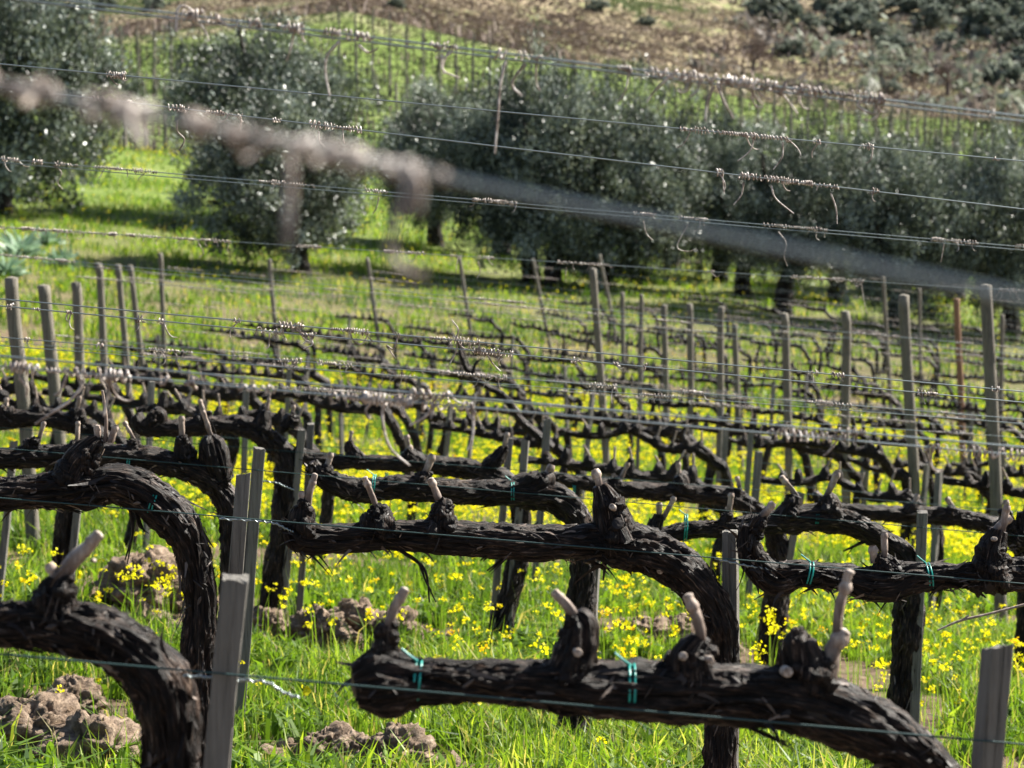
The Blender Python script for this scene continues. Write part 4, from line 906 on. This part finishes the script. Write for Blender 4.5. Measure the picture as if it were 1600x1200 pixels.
for k, (bx, by, x0, x1, y0, y1, lb) in enumerate(OL):
    p = ghit(bx, by, 40, 71); D = p[1]
    e = empty('olive_tree', p); tagp(e, lb, 'olive tree', 'olive trees above the vineyard')
    s = D / F; w_ = (x1 - x0) * s / 2; h_ = (y1 - y0) * s / 2
    cx_ = ((x0 + x1) / 2 - bx) * s; cz = (by - (y0 + y1) / 2) * s
    t = link('trunk', OT[k % 3], e); zs = max(.5, (cz - h_ * .6) / .9 * .8); t.scale = (1.15, 1.15, zs); t.rotation_euler = (0, math.atan2(cx_ * .6, max(cz, .5)) * .6, k * 1.3 * 0)
    c = link('crown', OC[k % 5], e, (cx_, 0, cz)); c.scale = (w_ * 1.13, max(w_, 1.2) * 1.05, h_ * 1.12); c.rotation_euler = (0, 0, k * 1.1 if abs(w_ - h_) < 10 else 0)
# hanging lower skirts are part of the crowns; second trunks stand beside some trees
# silver-green leafy plants at the left
pm_ = []
for k, (x, y, r, lb) in enumerate([(30, 385, 42, 'silvery thistle-like plant at the left edge below the olive'), (95, 405, 34, 'broad silver-green leafy plant right of the edge plant'), (10, 420, 30, 'lowest silver-green leafy plant at the left edge'), (70, 372, 26, 'small silver-green plant above the leafy pair')]):
    p = ghit(x, y + r * .4, 20, 60); s = p[1] / F * r; m = MB(); n = 90
    a = RNG.uniform(0, 6.28, n); el = RNG.uniform(.1, 1.3, n); d = np.stack([np.cos(a) * np.cos(el), np.sin(a) * np.cos(el), np.sin(el)], -1)
    ribbons(m, np.repeat(p[None], n, 0), d, s * RNG.uniform(.7, 1.4, n), s * RNG.uniform(.1, .2, n), .25, k, 5)
    m.c = [np.full(len(v_), .2) + RNG.random(len(v_)) * .8 for v_ in m.v]
    o = link('thistle_plant', m.mesh('thistle_plant', M_CHICK, p), None, p); tagp(o, lb, 'leafy plant', 'silver-green plants at the left')
# ------------------------------------------------------------------ far vineyard on the opposite slope
def fhit(px, d):
    y = float(far_y(np.array(float(px)), np.array(float(d)))); X = (px - 800) / F * d; return np.array([X, d, float(ground(X, d))])
m = MB(); tube(m, [(0, 0, -.2), (0, 0, 1.7)], .085, 6); FP = m.mesh('vineyard_post', M_POST)
far_pts = []
for gi, d in enumerate(np.arange(140, 230, 4.2)):
    for px in np.arange(-40, 1680, 30 if d < 190 else 26):
        x = px + random.uniform(-1.5, 1.5) + (gi % 2) * 0; p = fhit(x, d)
        q = proj(p + np.array([0, 0, .5]))
        vis = (180 < x < 285 and q[1] < 235) or (530 < x < 960 and q[1] < 165) or (1100 < x < 1290 and q[1] < 225) or (1200 < x < 1640 and q[1] < 290)
        if vis: far_pts.append((d, x, p))
far_pts.sort(key=lambda t: t[0])
print('far posts', len(far_pts))
mm = MB()
for k, (d, x, p) in enumerate(far_pts):
    if k < 290:
        o = link('vineyard_post', FP, None, p); o.rotation_euler = (random.uniform(-.05, .05), random.uniform(-.05, .05), 0); o.scale = (1, 1, random.uniform(.85, 1.2))
        side = 'behind the central olives' if x < 1000 else 'behind the right-hand olives'
        if x < 300: side = 'between the two left olive trees'
        tagp(o, 'small dark post on the green far slope ' + side, 'post', 'posts of the distant vineyard ' + side)
    else: tube(mm, [p + np.array([0, 0, -.2]), p + np.array([0, 0, 1.5])], .08, 5)
if mm.n: tagp(obj('distant_posts', mm, M_POST), 'remaining small posts high on the far vineyard slope', 'posts', kind='stuff')
mm = MB(); n = 5200
ds = RNG.choice(np.arange(140, 230, 4.2), n); pxs = np.round(RNG.uniform(150, 1650, n) / 9) * 9 + RNG.normal(0, .7, n); X = (pxs - 800) / F * ds; Y = ds + RNG.normal(0, .12, n)
blades(mm, X, Y, RNG.uniform(.5, .95, n), np.full(n, .14), RNG.random(n) * .25, .25)
tagp(obj('distant_vines', mm, M_TWIG, None, False), 'leafless vines of the far vineyard reading as fine dark rows', 'vines', kind='stuff')
mm = MB(); n = 60000; Y = RNG.uniform(130, 236, n); X = RNG.uniform(-.24, .24, n) * Y
blades(mm, X, Y, RNG.uniform(.05, .14, n), np.full(n, .5), np.clip(.4 + .8 * fbm(X * .12, Y * .12, 1, 3) + RNG.normal(0, .15, n), 0, .95), .6)
M_FARG = mat('far_meadow', leafy([(0, (.055, .085, .03)), (.5, (.10, .14, .045)), (1, (.18, .19, .09))], .8, .3))
tagp(obj('far_slope_grass', mm, M_FARG, None, False), 'green grass between the far vineyard rows', 'grass', kind='stuff')
# ------------------------------------------------------------------ hillside
def hscat(n, y0=236, y1=470): 
    Y = RNG.uniform(y0, y1, n); X = RNG.uniform(-.25, .25, n) * Y; return X, Y
mm = MB(); X, Y = hscat(230000); nn = fbm(X * .07, Y * .035, 4, 4) * .9 + .35 * fbm(X * .4, Y * .25, 6, 3)
blades(mm, X, Y, RNG.uniform(.12, .3, len(X)) * (1 + 1.6 * np.clip(fbm(X * .4, Y * .25, 12, 3), 0, 1)), RNG.uniform(.3, .6, len(X)), np.clip(.42 + 1.5 * nn + RNG.normal(0, .05, len(X)), 0, 1), .8)
tagp(obj('dry_hill_grass', mm, M_DRY, None, False), 'tawny dry grass tufts covering the hillside', 'dry grass', kind='stuff')
mm = MB(); n = 50000; X, Y = hscat(n); px = 800 + F * X / Y; k = (RNG.random(n) < .02 + sst(950, 1350, px) * .5 * sst(-.25, .1, fbm(X * .05, Y * .05, 7, 3)) + .9 * sst(240, 236, Y)) ; X, Y = X[k], Y[k]
blades(mm, X, Y, RNG.uniform(.6, 1.9, len(X)), RNG.uniform(.1, .3, len(X)), RNG.random(len(X)), .5)
tagp(obj('bare_thicket', mm, M_TWIG, None, False), 'brown leafless scrub spread over the right of the hillside', 'scrub', kind='stuff')
SC = [crown_mesh(80 + k, 70, 60, .16, M_SHRUB, 'shrub', .4, .8, .3) for k in range(4)]
SB = [(1215, 20, 40), (1190, 8, 30), (1265, 45, 30), (1320, 40, 36), (1350, 15, 30), (1390, 75, 28), (1455, 30, 34), (1500, 15, 40), (1545, 40, 44), (1580, 10, 50), (1595, 60, 30), (1430, 8, 32), (1300, 12, 24), (1565, 120, 26), (1510, 125, 22), (1480, 70, 24), (1240, 75, 20), (930, 10, 18), (1010, 35, 14), (150, 4, 30), (240, 10, 20), (620, 8, 14), (1395, 140, 16), (1370, 50, 22), (1598, 95, 34), (1420, 110, 18)]
SB.sort(key=lambda t: t[0])
for k, (x, y, r) in enumerate(SB):
    ds = np.linspace(238, 460, 700); rr_ = ray(x, y + r * .4); P = CAM[None] + ds[:, None] * rr_; b = P[:, 2] < ground(P[:, 0], P[:, 1]); p = P[int(np.argmax(b))] if b.any() else P[-1]
    s = r * p[1] / F; o = link('shrub', SC[k % 4], None, p + np.array([0, 0, s * .45])); o.scale = (s * random.uniform(1, 1.4), s, s * random.uniform(.7, .95)); o.rotation_euler[2] = k
    tagp(o, f'dark green shrub on the hillside, {ORD[k + 1]} shrub counting from the left', 'shrub', 'shrubs on the far hillside')
mm = MB(); X, Y = hscat(900, 244, 470); px = 800 + F * X / Y; kk = RNG.random(900) < sst(1050, 1450, px) * .85 + sst(900, 1000, px) * .06; X, Y = X[kk], Y[kk]
for a_, b_ in zip(X, Y):
    q_ = 90; c_ = np.array([a_, b_, float(ground(a_, b_)) + .3]); rr_ = RNG.uniform(.7, 2.0); P_ = c_ + RNG.normal(size=(q_, 3)) * np.array([rr_, rr_, rr_ * .45]); ax = RNG.normal(size=(q_, 3)) * .28; bx_ = RNG.normal(size=(q_, 3)) * .28
    mm.add(np.stack([P_ - ax, P_ - bx_, P_ + ax, P_ + bx_], 1).reshape(-1, 3), np.arange(q_)[:, None] * 4 + np.arange(4), None, np.repeat(np.clip(RNG.uniform(.1, .8) + RNG.normal(0, .15, q_), 0, 1), 4))
tagp(obj('hillside_scrub', mm, mat('scrub_leaves', leafy([(0, (.10, .085, .075)), (.35, (.18, .155, .13)), (.6, (.14, .165, .11)), (1, (.28, .3, .24))], .8, .3)), None, False), 'soft grey-green and brown scrub over the right of the hillside', 'scrub', kind='stuff')
WC = crown_mesh(95, 40, 50, .14, M_WHITE, 'blossoming_bush', .4, 1.2, .3); p = None
ds = np.linspace(232, 460, 700); rr_ = ray(1362, 165); P = CAM[None] + ds[:, None] * rr_; b = P[:, 2] < ground(P[:, 0], P[:, 1]); p = P[int(np.argmax(b))]
o = link('blossoming_bush', WC, None, p + np.array([0, 0, 1.2])); o.scale = (.8, .8, 1.4); tagp(o, 'small white blossoming bush at the foot of the hillside', 'bush')
# small bare trees on the hillside
def bare_tree(px, py, h, seed, label):
    ds = np.linspace(232, 460, 700); rr_ = ray(px, py); P = CAM[None] + ds[:, None] * rr_; b = P[:, 2] < ground(P[:, 0], P[:, 1]); p = P[int(np.argmax(b))]
    rg = random.Random(seed); e = empty('bare_tree', p); m = MB(); H = h * p[1] / F
    tube(m, [p + np.array([0, 0, -.3]), p + np.array([.1, 0, H * .4])], [.28, .2], 8, True, .1, 2, seed, 0, None, 6); obj('trunk', m, M_TWIG, e)
    m = MB()
    def br(a, d, L, r, lv):
        c = a + d * L; tube(m, [a, (a + c) / 2 + np.array([rg.uniform(-.1, .1) * L, 0, 0]), c], [r, r * .8, r * .5], 5, False, 0, 1, 0, 0, .3)
        if lv:
            for q in range(4):
                dd = d + np.array([rg.uniform(-.9, .9), rg.uniform(-.9, .9), rg.uniform(-.3, .5)]); dd /= np.linalg.norm(dd); br(a + (c - a) * rg.uniform(.5, 1), dd, L * rg.uniform(.55, .8), r * .55, lv - 1)
    for q in range(6):
        dd = np.array([rg.uniform(-1, 1), rg.uniform(-1, 1), rg.uniform(.4, 1.2)]); dd /= np.linalg.norm(dd); br(p + np.array([.1, 0, H * .38]), dd, H * .3, .12, 3)
    obj('crown', m, M_TWIG, e); tagp(e, label, 'tree')
bare_tree(1176, 118, 60, 2, 'small bare tree alone on the hillside right of centre')
bare_tree(1480, 150, 55, 3, 'bare tree among the scrub at the hill foot, right')
